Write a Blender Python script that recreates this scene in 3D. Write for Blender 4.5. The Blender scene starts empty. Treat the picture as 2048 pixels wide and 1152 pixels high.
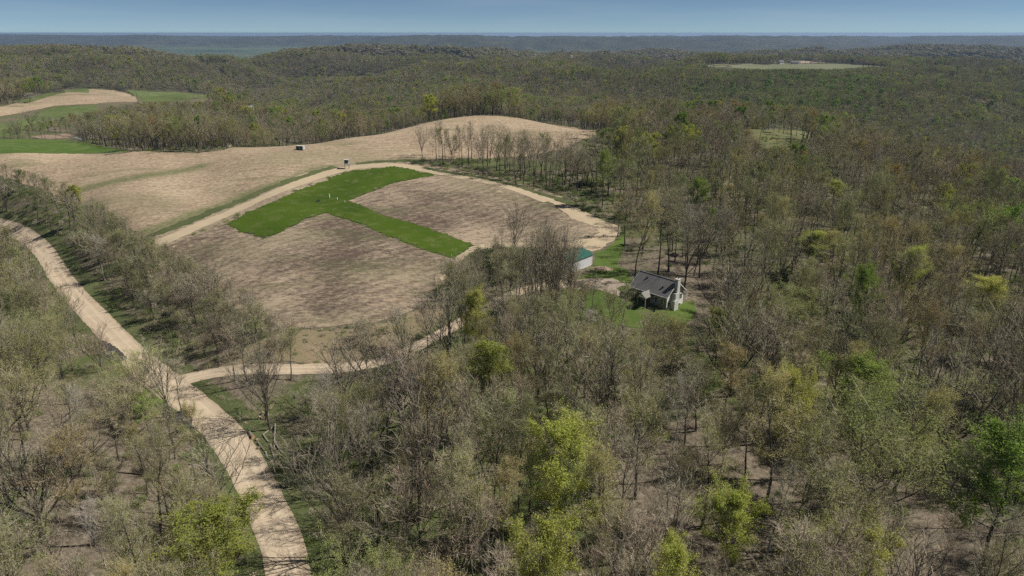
import bpy, bmesh, math, random
import numpy as np
from mathutils import Vector, Matrix, Euler
from mathutils.geometry import delaunay_2d_cdt

R = math.radians
sc = bpy.context.scene
C = sc.collection

# ------------------------------------------------------------------ camera, sky, sun, exposure
CZ = 100.0                       # camera height above datum
PITCH = R(20.5)
FPX = 1365.0                     # focal length in photo pixels (2048 wide)
cam_d = bpy.data.cameras.new('camera'); cam = bpy.data.objects.new('camera', cam_d); C.objects.link(cam)
cam.location = (0, 0, CZ); cam.rotation_euler = (math.pi/2 - PITCH, 0, 0)
cam_d.sensor_width = 36.0; cam_d.lens = 36.0*FPX/2048.0
cam_d.clip_start = 1.0; cam_d.clip_end = 90000.0
sc.camera = cam

SUN_EL, SUN_AZ = R(50), R(87)    # azimuth clockwise from +Y
w = bpy.data.worlds.new("World"); sc.world = w; w.use_nodes = True
nt = w.node_tree; nt.nodes.clear()
sky = nt.nodes.new('ShaderNodeTexSky'); sky.sky_type = 'NISHITA'; sky.sun_disc = False
sky.sun_elevation = SUN_EL; sky.sun_rotation = SUN_AZ
sky.altitude = 300; sky.air_density = 0.31; sky.dust_density = 0.0; sky.ozone_density = 2.6
bg = nt.nodes.new('ShaderNodeBackground'); bg.inputs['Strength'].default_value = 0.063
wo = nt.nodes.new('ShaderNodeOutputWorld')
bal = nt.nodes.new('ShaderNodeMix'); bal.data_type = 'RGBA'; bal.blend_type = 'MULTIPLY'; bal.inputs[0].default_value = 1.0
bal.inputs[7].default_value = (1.04, 1.06, .96, 1)      # the photograph's white balance
nt.links.new(sky.outputs[0], bal.inputs[6]); ctc = nt.nodes.new('ShaderNodeTexCoord'); cmp_ = nt.nodes.new('ShaderNodeMapping'); cmp_.inputs['Scale'].default_value = (2.0, 2.0, 22.0); cmp_.inputs['Rotation'].default_value = (0, .04, 0)
cn = nt.nodes.new('ShaderNodeTexNoise'); cn.inputs['Scale'].default_value = 1.6; cn.inputs['Detail'].default_value = 6; cn.inputs['Roughness'].default_value = .6
cr_ = nt.nodes.new('ShaderNodeMapRange'); cr_.inputs['From Min'].default_value = .42; cr_.inputs['From Max'].default_value = .75; cr_.inputs['To Min'].default_value = 0; cr_.inputs['To Max'].default_value = .14
cl_ = nt.nodes.new('ShaderNodeMix'); cl_.data_type = 'RGBA'; cl_.inputs[7].default_value = (7.0, 8.3, 9.2, 1)     # thin high cloud
nt.links.new(ctc.outputs['Generated'], cmp_.inputs[0]); nt.links.new(cmp_.outputs[0], cn.inputs['Vector']); nt.links.new(cn.outputs[0], cr_.inputs[0]); nt.links.new(cr_.outputs[0], cl_.inputs[0])
nt.links.new(bal.outputs[2], cl_.inputs[6]); nt.links.new(cl_.outputs[2], bg.inputs[0]); nt.links.new(bg.outputs[0], wo.inputs[0])
sd = bpy.data.lights.new('sun', 'SUN'); sd.energy = 4.5; sd.angle = R(0.5); sd.color = (1.0, 0.955, 0.89)
so = bpy.data.objects.new('sun', sd); C.objects.link(so)
sv = Vector((math.sin(SUN_AZ)*math.cos(SUN_EL), math.cos(SUN_AZ)*math.cos(SUN_EL), math.sin(SUN_EL)))
so.rotation_euler = (-sv).to_track_quat('-Z', 'Y').to_euler(); so.location = (0, 0, 400)
sc.view_settings.view_transform = 'Standard'
try: sc.view_settings.look = 'None'
except Exception: pass
sc.view_settings.exposure = 0.13; sc.view_settings.gamma = 1.0; sc.view_settings.use_curve_mapping = False
sc.render.engine = 'CYCLES'
cy = sc.cycles
cy.max_bounces = 5; cy.diffuse_bounces = 3; cy.glossy_bounces = 1; cy.transmission_bounces = 2
cy.volume_bounces = 0; cy.transparent_max_bounces = 4
cy.caustics_reflective = False; cy.caustics_refractive = False
cy.use_adaptive_sampling = True; cy.adaptive_threshold = 0.02
cy.use_denoising = False
cy.volume_step_rate = 1.0

# ------------------------------------------------------------------ projection helpers
cp, sp_ = math.cos(PITCH), math.sin(PITCH)
def proj(x, y, z):
    d = CZ - z
    zc = y*cp + d*sp_
    yc = d*cp - y*sp_
    return 1024 + FPX*x/zc, 576 + FPX*yc/zc
def ang(v): return PITCH + math.atan((v-576)/FPX)
def uvd(u, v, d):                # pixel + drop below the camera -> ground position
    y = d/math.tan(ang(v)); return ((u-1024)/FPX*(y*cp + d*sp_), y, d)
def uyd(u, y, d):
    return ((u-1024)/FPX*(y*cp + d*sp_), y, d)

# ------------------------------------------------------------------ terrain heights
ctrl = []
for a in [
 (575,1150,84),(470,890,84),(375,790,84),(262,712,84.5),(180,620,85),(92,504,85.5),(10,452,86),(-150,425,86.5),
 (50,1100,82),(250,1100,83),(50,850,83),(200,850,83.5),(30,650,86),(-100,700,85),(-100,520,87),(0,520,86.6),
 (500,740,80.5),(600,740,79.6),(700,735,79),(820,700,77.5),(900,660,76.2),
 (450,800,83),(550,800,82.3),(560,880,83.2),(650,980,83),
 (560,655,76.3),(740,655,75.4),(870,570,74),(470,600,76.6),(350,510,75.4),(640,560,73.6),
 (250,560,81.5),(330,640,82),(420,690,81.8),(150,470,80.5),(60,410,78),
 (525,478,71),(650,430,69),(800,400,68),(900,440,70),(913,518,72.6),(1000,440,70.5),(1100,470,71.3),
 (740,332,63),(480,420,70),(300,480,74),(200,400,71.5),(60,350,69.5),(0,330,67.5),(640,360,65.5),
 (0,308,64),(-200,308,64),(300,303,62.4),(450,298,61),(600,290,59),(700,276,58),(790,262,57),(860,245,56),(960,232,55.5),(1080,245,56.6),(1200,262,58.2),
 (1000,380,65.5),(1150,400,68),(1240,462,71),(850,316,61.5),(1050,355,64.6),(1000,300,60.3),
 (700,300,60),(400,340,65.6),(150,360,69.5),
 (1165,525,72),(1300,645,76),(1200,585,74.2),(1240,520,72.2),(1100,600,75),(1000,560,74),
 (1450,560,73.5),(1700,560,75),(1900,600,78),(2048,650,80),(2300,700,83),(1600,420,69.5),(1400,380,66.5),(1800,450,73),(2000,520,78),(1560,285,62),(1350,300,61.3),(1250,290,60),
 (1640,290,62.6),(1750,330,67),
 (800,1000,82),(1000,850,80),(1200,850,79),(1500,900,78.5),(1900,930,79),(1300,1100,81),(1700,1100,80),(2048,1100,80),(1000,1100,82),(800,850,81),(1200,720,77.5),(1000,720,78),(1450,720,76.8),(1700,720,77.5),
 ]: ctrl.append(uvd(*a))
ctrl += [(44.1,180.7,74.2),(51.5,186.4,75.3),(34.5,190,73.7),(26.5,214.8,72),(18,207,72.3)]
for a in [
 (-100,60,84),(500,50,84),(1024,45,83),(1600,50,82),(2150,60,81),(-100,30,84),(1024,20,83.5),(2150,30,82),
 (0,400,64.7),(100,470,70),(0,470,69.5),(230,430,67.5),(140,520,75),(50,640,72.6),(130,720,67.8),(130,800,62.7),(270,750,68),(400,850,70.5),(330,790,69.5),(-250,800,62),(-250,500,68),
 (330,520,84),(300,600,84),(450,430,69),(600,420,66),(750,450,64),(870,495,64),(970,525,62),(1080,510,65),(1200,480,66),
 (450,560,92),(600,560,92),(750,590,88),(900,620,86),(1060,620,82),(1200,600,78),(1350,600,78),(1250,520,66),(1350,500,64.5),(1450,520,68),
 (1560,480,64),(1560,600,92),(1700,420,72),(1700,520,96),(1850,370,72.5),(1850,430,88),(1850,520,108),(1950,362,78.5),(1950,430,97),(2048,350,84.5),(2048,420,105),(2048,560,140),(2300,340,90),(2300,420,114),(2300,600,135),
 (-200,1000,75),(100,1000,88),(300,1000,92),(450,900,98),(600,850,103),(750,900,104),(900,950,102),(1060,900,96),(1200,850,97),(1400,850,104),(1600,820,104),(1750,800,132),(1900,720,146),(2048,760,156),(2300,800,160),
 (1700,1050,92),(1900,1050,98),(2100,1080,100),(1500,1150,90),(2300,1100,105),
 (-200,1400,82),(100,1400,84),(300,1400,92),(450,1400,112),(600,1400,98),(750,1400,98),(900,1400,92),(1060,1400,88),(1200,1350,88),(1450,1400,76),(1620,1400,74),(1750,1380,77),(1950,1400,82),(2200,1450,86),
 (1450,1620,70),(1560,1650,68.5),(1700,1640,70.5),(1850,1600,76),(2048,1650,80),(1560,1850,74),(1700,1850,78),(2300,1700,85),(1300,1700,84),
 (-200,2200,58),(0,2200,62),(130,2200,60),(260,2200,62),(330,2200,72),(390,2300,96),(450,2400,115),(530,2400,92),(610,2500,72),(700,2500,68),(900,2300,82),(1100,2200,86),(1300,2300,98),(1600,2400,106),(1900,2400,106),(2200,2400,106),
 (-200,3300,95),(150,3300,120),(450,3400,165),(600,3300,100),(700,3300,80),(850,3300,79),(1000,3300,88),(1120,3400,104),(1200,3400,92),(1350,3400,86),(1500,3400,90),(1700,3500,82),(1860,3500,74),(2048,3500,79),(2300,3500,80),
 ]: ctrl.append(uyd(*a))
for u in (-300, 0, 300, 450, 600, 800, 1000, 1200, 1500, 1800, 2050, 2350):
    ctrl += [uyd(u,4700,180), uyd(u,5700,180)] + ([uyd(u,6500,180), uyd(u,8800,180)] if u < 620 else [uyd(u,6300,174), uyd(u,7300,72), uyd(u,8800,58)])
for u, vt in ((-300,68),(0,68.5),(300,71),(600,72),(900,74),(1200,75),(1500,74),(1800,73),(2050,70.5),(2350,70)):
    k = math.tan(ang(vt))
    ctrl += [uyd(u,10500,62+10*math.sin(u*.011)), uyd(u,12500,12500*k+22), uyd(u,15000,15000*k), uyd(u,20000,20000*k+25), uyd(u,34000,34000*k+30)]
CP = np.array(ctrl)
def feat(x, y):
    yy = np.maximum(y, 18.0); return np.stack([6.0*np.clip(x/yy, -2.2, 2.2), 3.0*np.log(yy)], -1)
FC = feat(CP[:,0], CP[:,1])
def phi(A, B): 
    d2 = ((A[:,None,:]-B[None,:,:])**2).sum(-1); return np.sqrt(d2 + 0.12)
KM = phi(FC, FC); KM[np.diag_indices(len(KM))] -= 0.004
ONE = np.hstack([np.ones((len(FC),1)), FC])
top = np.hstack([KM, ONE]); bot = np.hstack([ONE.T, np.zeros((3,3))])
SOL = np.linalg.lstsq(np.vstack([top, bot]), np.concatenate([CP[:,2], np.zeros(3)]), rcond=None)[0]

def hash2(ix, iy, s=0):
    h = (ix.astype(np.int64)*374761393 + iy.astype(np.int64)*668265263 + s*974634777) & 0xffffffff
    h = ((h ^ (h >> 13)) * 1274126177) & 0xffffffff
    return ((h ^ (h >> 16)) & 0xffff)/65535.0
def vnoise(x, y, s=0):
    ix = np.floor(x); iy = np.floor(y); fx = x-ix; fy = y-iy
    fx = fx*fx*(3-2*fx); fy = fy*fy*(3-2*fy)
    a = hash2(ix,iy,s); b = hash2(ix+1,iy,s); c = hash2(ix,iy+1,s); d = hash2(ix+1,iy+1,s)
    return (a*(1-fx)+b*fx)*(1-fy) + (c*(1-fx)+d*fx)*fy
def fbm(x, y, s=0, o=4):
    t = 0; a = .5; f = 1.0
    for k in range(o): t = t + a*(vnoise(x*f+17.3*k, y*f+9.1*k, s+k)-.5)*2; a *= .5; f *= 2.03
    return t
def sstep(a, b, x):
    t = np.clip((x-a)/(b-a), 0, 1); return t*t*(3-2*t)
def height_raw(x, y):
    out = np.empty(x.shape); n = len(x)
    for i in range(0, n, 20000):
        F = feat(x[i:i+20000], y[i:i+20000])
        out[i:i+20000] = phi(F, FC) @ SOL[:-3] + np.hstack([np.ones((len(F),1)), F]) @ SOL[-3:]
    r = np.hypot(x, y)
    rid = 1 - np.abs(fbm(x/420.0, y/420.0, 5, 4))*2.2
    amp = 15*sstep(800, 1700, r)*(1-sstep(3700, 4500, r))
    fm = sstep(0, 1, (x/np.maximum(y,1)-.25)/.15)*(1-sstep(.5,.62,x/np.maximum(y,1)))*sstep(1400,1550,y)*(1-sstep(1750,1900,y))
    out = out + amp*1.6*np.clip(.72-rid, -.1, 1)*(1-fm)
    am2 = np.where(x > -.30*y, sstep(760, 1350, r), sstep(1000, 1700, r))*(1-sstep(3600, 4400, r))*(1-fm)
    out = out + am2*60*np.clip(.62-(1-np.abs(fbm(x/620.0+7.7, y/520.0+2.2, 15, 3))*2.6), -.12, .9)
    bl = 1 - np.abs(fbm(x/900.0+3, y/1300.0, 11, 4))*2.4
    a2 = 70*sstep(6000, 7200, y)*(1-sstep(11500, 13500, y))*(1-sstep(140, 176, out))
    out = out - a2*(bl-.62)
    return CZ - out

# polar grid
NR, NA = 600, 460
lr0, lr1 = math.log(14.0), math.log(34000.0)
AZM = R(60)
lr = np.linspace(lr0, lr1, NR); az = np.linspace(-AZM, AZM, NA)
LR, AZ = np.meshgrid(lr, az, indexing='ij')
GX = (np.exp(LR)*np.sin(AZ)).ravel(); GY = (np.exp(LR)*np.cos(AZ)).ravel()
GZ = height_raw(GX, GY).reshape(NR, NA)
def Hs(x, y):
    x = np.asarray(x, float); y = np.asarray(y, float)
    i = np.clip((np.log(np.hypot(x, y)+1e-6)-lr0)/(lr1-lr0)*(NR-1), 0, NR-1.001)
    j = np.clip((np.arctan2(x, y)+AZM)/(2*AZM)*(NA-1), 0, NA-1.001)
    i0 = i.astype(int); j0 = j.astype(int); fi = i-i0; fj = j-j0
    return (GZ[i0,j0]*(1-fi)+GZ[i0+1,j0]*fi)*(1-fj) + (GZ[i0,j0+1]*(1-fi)+GZ[i0+1,j0+1]*fi)*fj
_ys = np.exp(np.linspace(math.log(25), math.log(30000), 2600))
def hit(u, v):                   # first ground point seen at a photo pixel
    t = math.tan(ang(v)); d = _ys*t
    x = (u-1024)/FPX*(_ys*cp + d*sp_)
    z = CZ - d; h = Hs(x, _ys)
    k = np.argmax(z <= h)
    if z[k] > h[k]: k = len(_ys)-1
    if k > 0:
        g0 = z[k-1]-h[k-1]; g1 = z[k]-h[k]; f = g0/(g0-g1) if g0 != g1 else 0
        return (float(x[k-1]+(x[k]-x[k-1])*f), float(_ys[k-1]+(_ys[k]-_ys[k-1])*f))
    return float(x[k]), float(_ys[k])
def hits(l): return [hit(u, v) for u, v in l]
def H1(x, y): return float(Hs(np.array([x]), np.array([y]))[0])
def inpoly(x, y, poly):
    x = np.asarray(x); y = np.asarray(y); c = np.zeros(x.shape, bool); n = len(poly)
    for i in range(n):
        x1, y1 = poly[i]; x2, y2 = poly[(i+1) % n]
        if y1 == y2: continue
        c ^= ((y1 > y) != (y2 > y)) & (x < (x2-x1)*(y-y1)/(y2-y1)+x1)
    return c
def dline(x, y, pl):
    x = np.asarray(x, float); y = np.asarray(y, float); best = np.full(x.shape, 1e9)
    for (x1,y1),(x2,y2) in zip(pl[:-1], pl[1:]):
        L = (x2-x1)**2+(y2-y1)**2+1e-9
        t = np.clip(((x-x1)*(x2-x1)+(y-y1)*(y2-y1))/L, 0, 1)
        best = np.minimum(best, np.hypot(x-x1-t*(x2-x1), y-y1-t*(y2-y1)))
    return best

# ------------------------------------------------------------------ materials
class M:
    """tiny node helper"""
    def __init__(s, name):
        s.m = bpy.data.materials.new(name); s.m.use_nodes = True; s.t = s.m.node_tree; s.t.nodes.clear()
        s.out = s.t.nodes.new('ShaderNodeOutputMaterial')
    def n(s, typ, **kw):
        nd = s.t.nodes.new(typ)
        for k, v in kw.items(): setattr(nd, k, v)
        return nd
    def l(s, a, b): s.t.links.new(a, b)
    def pos(s): 
        g = s.n('ShaderNodeNewGeometry'); return g.outputs['Position']
    def mapping(s, vec, rot=0, scale=(1,1,1), loc=(0,0,0)):
        mp = s.n('ShaderNodeMapping'); mp.inputs['Rotation'].default_value = (0,0,rot); mp.inputs['Scale'].default_value = scale
        mp.inputs['Location'].default_value = loc
        s.l(vec, mp.inputs['Vector']); return mp.outputs[0]
    def noise(s, vec, scale, detail=3, rough=.55, dist=0):
        nd = s.n('ShaderNodeTexNoise'); nd.inputs['Scale'].default_value = scale; nd.inputs['Detail'].default_value = detail
        nd.inputs['Roughness'].default_value = rough; nd.inputs['Distortion'].default_value = dist
        s.l(vec, nd.inputs['Vector']); return nd.outputs[0]
    def ramp(s, fac, stops):
        r = s.n('ShaderNodeValToRGB'); e = r.color_ramp.elements
        while len(e) < len(stops): e.new(.5)
        for el, (p, c) in zip(e, stops): el.position = p; el.color = (*c, 1) if len(c) == 3 else c
        s.l(fac, r.inputs[0]); return r.outputs[0]
    def mix(s, f, a, b, mode='MIX'):
        m = s.n('ShaderNodeMix', data_type='RGBA', blend_type=mode)
        for sock, v in ((m.inputs[0], f), (m.inputs[6], a), (m.inputs[7], b)):
            if isinstance(v, bpy.types.NodeSocket): s.l(v, sock)
            elif isinstance(v, (int, float)): sock.default_value = v
            else: sock.default_value = (*v, 1)
        return m.outputs[2]
    def math(s, op, a, b=0.0, c=0.0, clamp=False):
        m = s.n('ShaderNodeMath', operation=op, use_clamp=clamp)
        for sock, v in zip(m.inputs, (a, b, c)):
            if isinstance(v, bpy.types.NodeSocket): s.l(v, sock)
            else: sock.default_value = v
        return m.outputs[0]
    def attr(s, name, typ='GEOMETRY'):
        a = s.n('ShaderNodeAttribute', attribute_name=name, attribute_type=typ); return a
    def diffuse(s, col, rough=.9, bump=None, bs=.3, bd=.1, spec=.2, bstr=None):
        p = s.n('ShaderNodeBsdfPrincipled'); p.inputs['Roughness'].default_value = rough
        p.inputs['Specular IOR Level'].default_value = spec
        if isinstance(col, bpy.types.NodeSocket): s.l(col, p.inputs['Base Color'])
        else: p.inputs['Base Color'].default_value = (*col, 1)
        if bump is not None:
            b = s.n('ShaderNodeBump'); b.inputs['Strength'].default_value = bs; b.inputs['Distance'].default_value = bd
            if bstr is not None: s.l(bstr, b.inputs['Strength'])
            s.l(bump, b.inputs['Height']); s.l(b.outputs[0], p.inputs['Normal'])
        s.l(p.outputs[0], s.out.inputs[0]); s.p = p; return s.m

def flat(name, col, rough=.7, spec=.2, metal=0, var=.12, scale=3.0):
    q = M(name); t = q.n('ShaderNodeTexCoord').outputs['Object']
    n = q.noise(t, scale, 4)
    c2 = tuple(max(0, c*(1-var)) for c in col); c1 = tuple(min(1, c*(1+var)) for c in col)
    m = q.diffuse(q.ramp(n, [(.3, c2), (.7, c1)]), rough, spec=spec); q.p.inputs['Metallic'].default_value = metal
    return m

def m_ground():
    q = M('forest_floor'); P = q.pos()
    leaf = q.noise(P, .9, 6, .75); fine = q.noise(P, 3.2, 4, .8)
    big = q.noise(P, .028, 4, .6); mid = q.noise(P, .13, 4, .65)
    litter = q.ramp(leaf, [(.30, (.070,.055,.038)), (.5, (.170,.138,.098)), (.68, (.34,.28,.205))])
    litter = q.mix(q.math('MULTIPLY', fine, .40), litter, (.20,.165,.12))
    green = q.ramp(fine, [(.3, (.050,.070,.020)), (.7, (.135,.175,.050))])
    ab = q.attr('green'); big = q.math('ADD', big, q.math('MULTIPLY', ab.outputs['Fac'], .35))
    g = q.math('MULTIPLY', q.ramp(big, [(.36,(0,0,0)),(.54,(1,1,1))]), q.ramp(mid, [(.34,(0,0,0)),(.56,(1,1,1))]))
    base = q.mix(q.math('MULTIPLY', g, .85), litter, green)
    a = q.attr('zone')
    sep = q.n('ShaderNodeSeparateColor'); q.l(a.outputs['Color'], sep.inputs[0])
    fn = q.noise(q.mapping(P, 0, (1,1,1)), .03, 5, .7)
    farwood = q.ramp(fn, [(.3, (.035,.034,.020)), (.5, (.062,.055,.033)), (.72, (.085,.092,.040))])
    base = q.mix(sep.outputs[0], base, farwood)
    vn = q.noise(q.mapping(P, 0, (.25,1,1)), .0022, 5, .65)
    vf = q.ramp(vn, [(.36, (.035,.050,.028)), (.45, (.075,.105,.050)), (.56, (.10,.135,.065)), (.70, (.17,.16,.11))])
    base = q.mix(sep.outputs[1], base, vf)
    bn = q.noise(P, .0045, 6, .7)
    bf = q.ramp(bn, [(.3, (.030,.038,.022)), (.52, (.055,.058,.033)), (.70, (.085,.085,.045)), (.80, (.20,.18,.11))])
    base = q.mix(sep.outputs[2], base, bf)
    bh = q.noise(P, 1.1, 5, .8)
    near = q.math('SUBTRACT', .55, q.math('ADD', sep.outputs[0], q.math('ADD', sep.outputs[1], sep.outputs[2])), clamp=True)
    m = q.diffuse(base, .95, bh, .55, .35, .1, near)
    # crown-scale relief on the far bluffs
    return m

def m_stubble(name, ang_, soil, straw, green=.0, patch=(.02,.5), rows=1.3):
    q = M(name); P = q.pos()
    fine = q.noise(q.mapping(P, ang_+.15, (.45, 1.2, 1)), 1.1, 6, .85)
    streak = q.noise(q.mapping(P, ang_, (.05, .55, .3)), 1.0, 6, .8); straws = q.noise(q.mapping(P, ang_-.5, (.30, 1.5, 1)), .9, 5, .85)
    big = q.noise(P, patch[0], 5, .65)
    sr = q.n('ShaderNodeSeparateXYZ'); q.l(q.mapping(P, ang_), sr.inputs[0]); rows_ = q.math('MULTIPLY', q.math('SINE', q.math('MULTIPLY', sr.outputs[1], 6.2832/4.6)), .026 if rows > 1.5 else .009)
    f = q.math('ADD', q.math('MULTIPLY', streak, .28), q.math('MULTIPLY', fine, .52)); f = q.math('ADD', f, rows_)
    f = q.math('ADD', f, q.math('MULTIPLY', straws, .35)); f = q.math('ADD', f, q.math('MULTIPLY', q.math('SUBTRACT', big, .5), patch[1]))
    mid = tuple((s1*.55+s2*.45) for s1, s2 in zip(soil, straw))
    g2 = q.noise(q.mapping(P, ang_, (1, 1.6, 1)), .55, 2, .9); f = q.math('ADD', f, q.math('MULTIPLY', q.math('SUBTRACT', g2, .5), .55))
    col = q.ramp(f, [(.44, soil), (.57, mid), (.70, straw)])
    if green > 0:
        gn = q.noise(q.mapping(P, ang_, (.25, 1, 1)), .06, 5, .7)
        ga = q.attr('weed')
        gm = q.math('MULTIPLY', q.math('ADD', q.ramp(gn, [(.53,(0,0,0)),(.68,(1,1,1))]), ga.outputs['Fac']), q.ramp(fine, [(.36,(0,0,0)),(.56,(1,1,1))]), clamp=True)
        col = q.mix(q.math('MULTIPLY', gm, green), col, (.115,.145,.050))
    return q.diffuse(col, .95, fine, .6, .12, .1)

def m_grass(name, dark, light, dry=(.30,.26,.15), dryamt=.5, scale=1.0):
    q = M(name); P = q.pos()
    fine = q.noise(P, 2.6*scale, 5, .8); mid = q.noise(P, .22*scale, 5, .65); big = q.noise(P, .035*scale, 4, .6)
    c = q.ramp(q.math('ADD', q.math('MULTIPLY', fine, .6), q.math('MULTIPLY', big, .4)), [(.38, dark), (.62, light)])
    dm = q.math('MULTIPLY', q.ramp(mid, [(.50,(0,0,0)),(.66,(1,1,1))]), q.ramp(fine, [(.45,(0,0,0)),(.6,(1,1,1))]))
    c = q.mix(q.math('MULTIPLY', dm, dryamt), c, dry)
    return q.diffuse(c, .9, fine, .5, .1, .15)

def m_gravel(name, c0, c1, tracks=True):
    q = M(name); P = q.pos(); uv = q.n('ShaderNodeTexCoord').outputs['UV']
    fine = q.noise(P, 3.5, 5, .85); big = q.noise(P, .18, 4, .6)
    sm = q.noise(q.mapping(uv, 0, (9, .03, 1)), 1.0, 3, .6)
    f = q.math('ADD', q.math('MULTIPLY', fine, .35), q.math('MULTIPLY', big, .35)); f = q.math('ADD', f, q.math('MULTIPLY', sm, .5 if tracks else .2))
    c = q.ramp(f, [(.42, c0), (.72, c1)])
    if tracks:
        s = q.n('ShaderNodeSeparateXYZ'); q.l(uv, s.inputs[0])
        e = q.math('ABSOLUTE', q.math('SUBTRACT', s.outputs[0], .5))
        em = q.ramp(e, [(.38,(0,0,0)),(.5,(1,1,1))])
        c = q.mix(q.math('MULTIPLY', em, q.math('MULTIPLY', big, .8)), c, tuple(v*.62 for v in c0))
        w1 = q.math('ABSOLUTE', q.math('SUBTRACT', e, .17)); wm = q.ramp(w1, [(.0,(1,1,1)),(.07,(0,0,0))])
        c = q.mix(q.math('MULTIPLY', wm, .55), c, tuple(min(1, v*1.12) for v in c1))
    return q.diffuse(c, .95, fine, .4, .06, .1)

def m_bark(name, c0, c1):
    q = M(name); P = q.n('ShaderNodeTexCoord').outputs['Object']
    n = q.noise(q.mapping(P, 0, (3,3,.5)), 2.0, 4, .7)
    rnd = q.n('ShaderNodeObjectInfo').outputs['Random']
    c = q.ramp(n, [(.3, c0), (.7, c1)])
    hv = q.n('ShaderNodeHueSaturation'); q.l(c, hv.inputs['Color'])
    q.l(q.math('MULTIPLY_ADD', rnd, .5, .75), hv.inputs['Value'])
    return q.diffuse(hv.outputs[0], .95, spec=.05)
def m_twig(name, c, vary=.35):
    q = M(name); oi = q.n('ShaderNodeObjectInfo')
    rnd = oi.outputs['Random']; big = q.noise(oi.outputs['Location'], .012, 2)
    c2 = (c[0]*1.0, c[1]*.90, c[2]*.92)
    col = q.mix(q.math('FRACT', q.math('MULTIPLY', rnd, 7.3)), c, c2)
    bg_ = q.noise(oi.outputs['Location'], .0045, 4, .6); col = q.mix(q.ramp(bg_, [(.38,(0,0,0)),(.62,(1,1,1))]), col, (c[0]*.97, c[1]*.98, c[2]*.84))
    dk = q.noise(oi.outputs['Location'], .009, 3, .6)
    hv = q.n('ShaderNodeHueSaturation'); q.l(col, hv.inputs['Color'])
    q.l(q.math('ADD', q.math('MULTIPLY_ADD', rnd, vary, 1-vary/2-.35), q.math('MULTIPLY', dk, .7)), hv.inputs['Value'])
    d = q.n('ShaderNodeBsdfDiffuse'); q.l(hv.outputs[0], d.inputs[0]); q.l(d.outputs[0], q.out.inputs[0]); return q.m
def m_leaf(name, c, c2=None, trans=.35, vary=.5):
    c2 = c2 or (c[0]*1.2, c[1]*1.02, c[2]*.9)
    q = M(name); oi = q.n('ShaderNodeObjectInfo'); rnd = oi.outputs['Random']
    P = q.n('ShaderNodeTexCoord').outputs['Object']; n = q.noise(P, .45, 3, .7)
    col = q.mix(q.ramp(q.math('MULTIPLY_ADD', q.math('FRACT', q.math('MULTIPLY', rnd, 5.7)), .5, q.math('MULTIPLY', n, .5)), [(.3,(0,0,0)),(.7,(1,1,1))]), c, c2)
    hv = q.n('ShaderNodeHueSaturation'); q.l(col, hv.inputs['Color'])
    q.l(q.math('MULTIPLY_ADD', rnd, vary, 1-vary/2), hv.inputs['Value'])
    d = q.n('ShaderNodeBsdfDiffuse'); t = q.n('ShaderNodeBsdfTranslucent'); x = q.n('ShaderNodeMixShader')
    q.l(hv.outputs[0], d.inputs[0]); q.l(hv.outputs[0], t.inputs[0]); x.inputs[0].default_value = trans
    q.l(d.outputs[0], x.inputs[1]); q.l(t.outputs[0], x.inputs[2]); q.l(x.outputs[0], q.out.inputs[0]); return q.m

MAT = {}
MAT['ground'] = m_ground()
MAT['bark'] = m_bark('bark_grey', (.065,.055,.045), (.150,.132,.108))
MAT['bark_pale'] = m_bark('bark_pale', (.24,.225,.195), (.40,.375,.33))
MAT['twig'] = m_twig('twigs_grey_brown', (.430,.390,.300))
MAT['twig_warm'] = m_twig('twigs_warm_brown', (.460,.385,.295))
MAT['twig_pale'] = m_twig('twigs_pale', (.46,.43,.375))
MAT['l_olive'] = m_leaf('buds_olive', (.33,.345,.125), (.39,.37,.15))
MAT['l_yellow'] = m_leaf('leaves_yellow_green', (.41,.46,.095), (.49,.49,.12))
MAT['l_bright'] = m_leaf('leaves_bright_green', (.26,.38,.070), (.33,.41,.085))
MAT['l_pale'] = m_leaf('leaves_pale_green', (.33,.37,.125), (.39,.39,.15))
MAT['l_orange'] = m_leaf('buds_orange_tan', (.36,.30,.085), (.33,.25,.09))
MAT['l_tan'] = m_leaf('catkins_tan', (.44,.40,.14), (.48,.41,.17))
MAT['l_white'] = m_leaf('blossom_white', (.55,.56,.50), (.6,.6,.55))
MAT['l_dark'] = m_leaf('needles_dark', (.022,.040,.018), (.03,.045,.02), .1)
MAT['l_deep'] = m_leaf('bush_leaves_dark', (.055,.070,.028), (.08,.09,.04), .2)
MAT['l_shrub'] = m_leaf('shrub_leaves', (.16,.25,.05), (.22,.30,.07))
MAT['l_grass'] = m_leaf('grass_blades', (.10,.17,.030), (.15,.19,.05))

def kind(o, k): o['kind'] = k; return o
def tag(o, label, cat, group=None):
    o['label'] = label; o['category'] = cat
    if group: o['group'] = group
    return o
def newobj(name, me, parent=None):
    o = bpy.data.objects.new(name, me); C.objects.link(o)
    if parent is not None: o.parent = parent
    return o

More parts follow.
